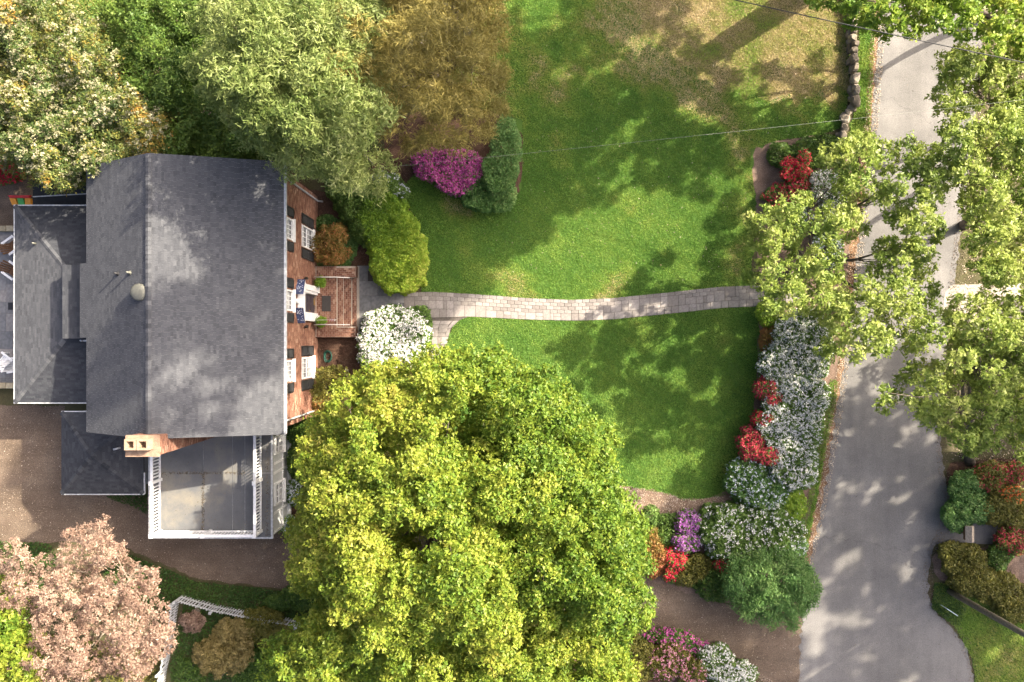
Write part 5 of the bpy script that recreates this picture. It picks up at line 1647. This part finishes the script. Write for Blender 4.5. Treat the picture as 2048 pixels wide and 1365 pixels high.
shrub('bronze_shrub', 'pinkish bronze shrub inside the fence corner', [(385, 1245, 24, 20)], .8, 'copper', 272, group=LBG, wob=.4)
shrub('evergreen_shrub', 'dark green bush beside the drive under the maple', [(600, 1195, 36, 24), (560, 1205, 30, 14)], .9, 'deepgreen', 273, group=LBG)
shrub('evergreen_shrub', 'green undergrowth bush at the bottom left centre', [(520, 1340, 50, 40), (380, 1350, 30, 26)], .7, 'deepgreen', 274, group=LBG)

# ------------------------------------------------------------------ GRASS, ground cover, chips, petals (stuff)
crng = np.random.default_rng(9)


def scatter(poly, n, excl=()):
    P = np.array(poly)
    x0, y0 = P.min(0); x1, y1 = P.max(0)
    X, Y = [], []
    tot = 0
    while tot < n:
        x = crng.uniform(x0, x1, n * 2); y = crng.uniform(y0, y1, n * 2)
        k = inpoly(x, y, poly)
        for e in excl: k &= ~inpoly(x, y, e)
        X.append(x[k]); Y.append(y[k]); tot += k.sum()
    return np.concatenate(X)[:n], np.concatenate(Y)[:n]


def in_frame_poly(poly):
    return [(max(-32, min(32, x)), max(-22, min(23.3, y))) for x, y in poly]


def grass(name, label, polys, dens, tint_fn, excl=(), size=.10):
    Vs, Ts = [], []
    for p in polys:
        p = in_frame_poly(p)
        P = np.array(p)
        area = .5 * abs(np.dot(P[:, 0], np.roll(P[:, 1], 1)) - np.dot(P[:, 1], np.roll(P[:, 0], 1)))
        n = int(area * dens)
        x, y = scatter(p, n, excl)
        a = crng.uniform(0, 2 * np.pi, n)
        L = size * crng.uniform(.5, 1.35, n)
        ln = crng.uniform(.3, 1.0, n)
        d = np.stack([np.cos(a), np.sin(a)], 1)
        w = crng.uniform(.010, .022, n)
        b = np.stack([x, y, np.full(n, -.005)], 1)
        s = np.stack([-d[:, 1] * w, d[:, 0] * w, np.zeros(n)], 1)
        tip = b + np.stack([d[:, 0] * L * ln, d[:, 1] * L * ln, L * np.sqrt(np.clip(1 - ln ** 2 * .8, .12, 1))], 1)
        Vs.append(np.stack([b - s, b + s, tip], 1).reshape(-1, 3))
        Ts.append(tint_fn(x, y) + crng.normal(0, .07, n))
    o = bpy.data.objects.new(name, fast_mesh(name, np.concatenate(Vs), 3, LG['grass'], np.clip(np.concatenate(Ts), 0, 1)))
    COL.objects.link(o)
    tag(o, label, 'grass', kind='stuff')
    return o


def stripes(x, y):
    q = (x * .62 + y * .78 + .15 * vnoise(x, y, 1.5, 61)) / .56
    return .035 * np.sin(2 * np.pi * q)


def tint_north(x, y):
    up = np.clip((y - 10.2) / 5.0, 0, 1)                 # the strip along the upper edge is dry
    dry = fnoise(x, y, 2.6, 3)
    right = np.clip((x - 1.5) / 8.0, 0, 1)
    base = .36 + .16 * (fnoise(x, y, 1.3, 8) - .5) * 2 + .12 * (vnoise(x, y, .28, 77) - .5)
    d = np.clip((1.35 * (dry - .5) - .06 + .58 * up * (.45 + .55 * right) + .04 * right) * 2.6, 0, 1)
    return base + d * .54 + stripes(x, y)


def tint_south(x, y):
    return stripes(x, y) + .38 + .18 * (fnoise(x, y, 1.3, 8) - .5) * 2 + .12 * (vnoise(x, y, .28, 77) - .5) + .25 * np.clip((fnoise(x, y, 2.4, 13) - .66) * 5, 0, 1)


exN = [px_poly(q) for q in (BED1, BED5, BED3)] + [path_poly]
grass('grass', 'short green lawn grass with dry patches north and south of the path', [lawn_n, lawn_s], 780, None or (lambda x, y: np.where(y > 2.2, tint_north(x, y), tint_south(x, y))), exN)
grass('verge_grass', 'rough mixed grass on the verges beside the road', [px_poly(VERGE), px_poly(VERGE2), [W(*p) for p in [(1863, 1215), (1870, 1165), (1910, 1170), (2060, 1210), (2060, 1380), (1955, 1380), (1945, 1320), (1910, 1255)]]], 800,
      lambda x, y: np.where(x > 22, .60, .50) + .6 * (fnoise(x, y, 1.2, 23) - .4), (), .13)
YEL = px_poly([(90, -60), (260, -60), (250, 110), (200, 130), (110, 110)])
sheet('rear_lawn', organic(px_poly([(60, -150), (300, -150), (300, 110), (90, 110)]), .3, .1, 41), .0, M['lawn'])
grass('rear_grass', 'yellowed grass showing between the trees at the upper left', [px_poly([(60, -60), (300, -60), (300, 110), (90, 110)])], 700, lambda x, y: .80 + .3 * (fnoise(x, y, 1.2, 29) - .5), (), .14)


def cover(name, label, poly, dens, mat, size, hmax, cat, excl=(), aspect=.6, up=1.0):
    p = in_frame_poly(px_poly(poly))
    P = np.array(p)
    area = .5 * abs(np.dot(P[:, 0], np.roll(P[:, 1], 1)) - np.dot(P[:, 1], np.roll(P[:, 0], 1)))
    n = int(area * dens)
    x, y = scatter(p, n, excl)
    lum = fnoise(x, y, .7, 44)
    z = .02 + hmax * lum * crng.random(n) ** .6
    C = np.stack([x, y, z], 1)
    N = crng.normal(size=C.shape) * .5 + np.array([0, 0, up])
    L = size * crng.uniform(.6, 1.4, n)
    t = np.clip(.5 * crng.random(n) + .5 * lum, 0, 1)
    o = bpy.data.objects.new(name, fast_mesh(name, leaf_quads(C, N, L, L * aspect, crng), 4, mat, t))
    COL.objects.link(o)
    return tag(o, label, cat, kind='stuff')


cover('ground_cover', 'dark green ground cover between the driveway and the picket fence', [(240, 1100), (330, 1135), (400, 1163), (520, 1175), (640, 1195), (700, 1210), (690, 1250), (600, 1240), (440, 1210), (366, 1188), (340, 1220), (250, 1190), (190, 1120)], 520, LG['ivy'], .10, .35, 'ground cover')
cover('fern_cover', 'green undergrowth inside the picket fence', [(370, 1205), (600, 1250), (700, 1260), (700, 1365), (410, 1365), (408, 1310), (395, 1310), (345, 1365), (340, 1330)], 420, LG['ivy'], .10, .30, 'undergrowth')
cover('left_cover', 'green undergrowth along the drive at the far left', [(-20, 1080), (100, 1085), (130, 1130), (90, 1180), (-20, 1200)], 420, LG['ivy'], .11, .4, 'undergrowth')
cover('corner_cover', 'green strip beside the side wing and sunroom', [(215, 992), (296, 985), (297, 1030), (260, 1010), (225, 1000)], 520, LG['ivy'], .09, .25, 'undergrowth')
cover('lower_cover', 'grass and undergrowth below the copper tree', [(-20, 1250), (330, 1300), (330, 1365), (-20, 1365)], 300, LG['olive'], .10, .2, 'undergrowth')
cover('sign_grass_cover', 'lush dark grass beside the yard sign', [(1862, 1215), (1866, 1165), (1905, 1172), (1930, 1215), (1915, 1250), (1885, 1235)], 800, LG['ivy'], .10, .3, 'grass', (), .3)
cover('woodland_cover', 'leafy undergrowth beneath the trees at the upper left', [(-20, 0), (760, 0), (770, 320), (700, 340), (560, 330), (180, 330), (-20, 320)], 110, LG['deepgreen'], .13, .5, 'undergrowth')
cover('mulch_chips', 'loose bark chips over the planting beds by the house', BED1, 300, M['chip'], .075, .03, 'mulch', (), .35)
cover('foundation_chips', 'loose bark chips over the bed below the stoop', BED2, 260, M['chip'], .075, .03, 'mulch', (), .35)
cover('roadside_chips', 'faded bark chips in the roadside bed', [(1190, 1000), (1215, 966), (1320, 983), (1385, 1000), (1450, 990), (1450, 1060), (1290, 1120), (1200, 1100)], 350, M['petal'], .07, .03, 'mulch', (), .35)
cover('bank_chips', 'brown chips on the bank across the road', BED6, 150, M['chip'], .09, .04, 'mulch', (), .4)
cover('fallen_petals', 'pale fallen petals and leaf bits on the gravel drive', DRIVE[:-1] + [(-60, 1085), (-60, 800)], 14, M['petal'], .045, .006, 'petals', (), .7)
cover('gravel_stones', 'loose brown and grey stones scattered over the gravel drive', DRIVE[:-1] + [(-60, 1085), (-60, 800)], 95, M['gravel'], .05, .008, 'gravel', (), .8)
cover('road_leaf_litter', 'brown leaf litter along the edge of the road', LIT, 240, M['petal'], .07, .03, 'leaf litter', (), .5)
cover('bank_leaves', 'loose leaf litter on the ground beyond the road', [(1960, 60), (2060, 60), (2060, 920), (1900, 920), (1910, 640), (1940, 400)], 70, M['petal'], .08, .03, 'leaf litter', (), .5)

EDGE_R = [(1955, 1400), (1948, 1330), (1938, 1296), (1910, 1252), (1874, 1220), (1858, 1192), (1860, 1140), (1870, 1095), (1888, 1060), (1904, 1005), (1892, 960), (1884, 890), (1888, 800), (1898, 700), (1912, 560), (1932, 400), (1952, 230), (1970, 60)]
cover('road_edge_grit', 'grit and leaf bits along the far edge of the road', [(x - 14, y) for x, y in EDGE_R] + [(x + 10, y) for x, y in EDGE_R[::-1]], 170, M['gravel'], .06, .02, 'grit', (), .6)
cover('lawn_litter', 'scattered fallen leaves and petals on the lawn', [(1000, 0), (1690, 0), (1690, 260), (1520, 400), (1500, 560), (900, 580), (860, 480), (1050, 400)], 2.2, M['petal'], .06, .07, 'leaf litter', (), .6)
cover('path_litter', 'small leaf bits on the road surface', ROAD_L[2:14] + ROAD_R[2:-2], 2.5, M['debris'], .05, .008, 'leaf litter', (), .6)
cover('drive_edge_leaves', 'leaf litter gathered along the lower edge of the drive', [(1280, 1250), (1400, 1278), (1500, 1335), (1560, 1372), (1560, 1390), (1480, 1342), (1400, 1296), (1280, 1268)], 220, M['petal'], .06, .02, 'leaf litter', (), .6)
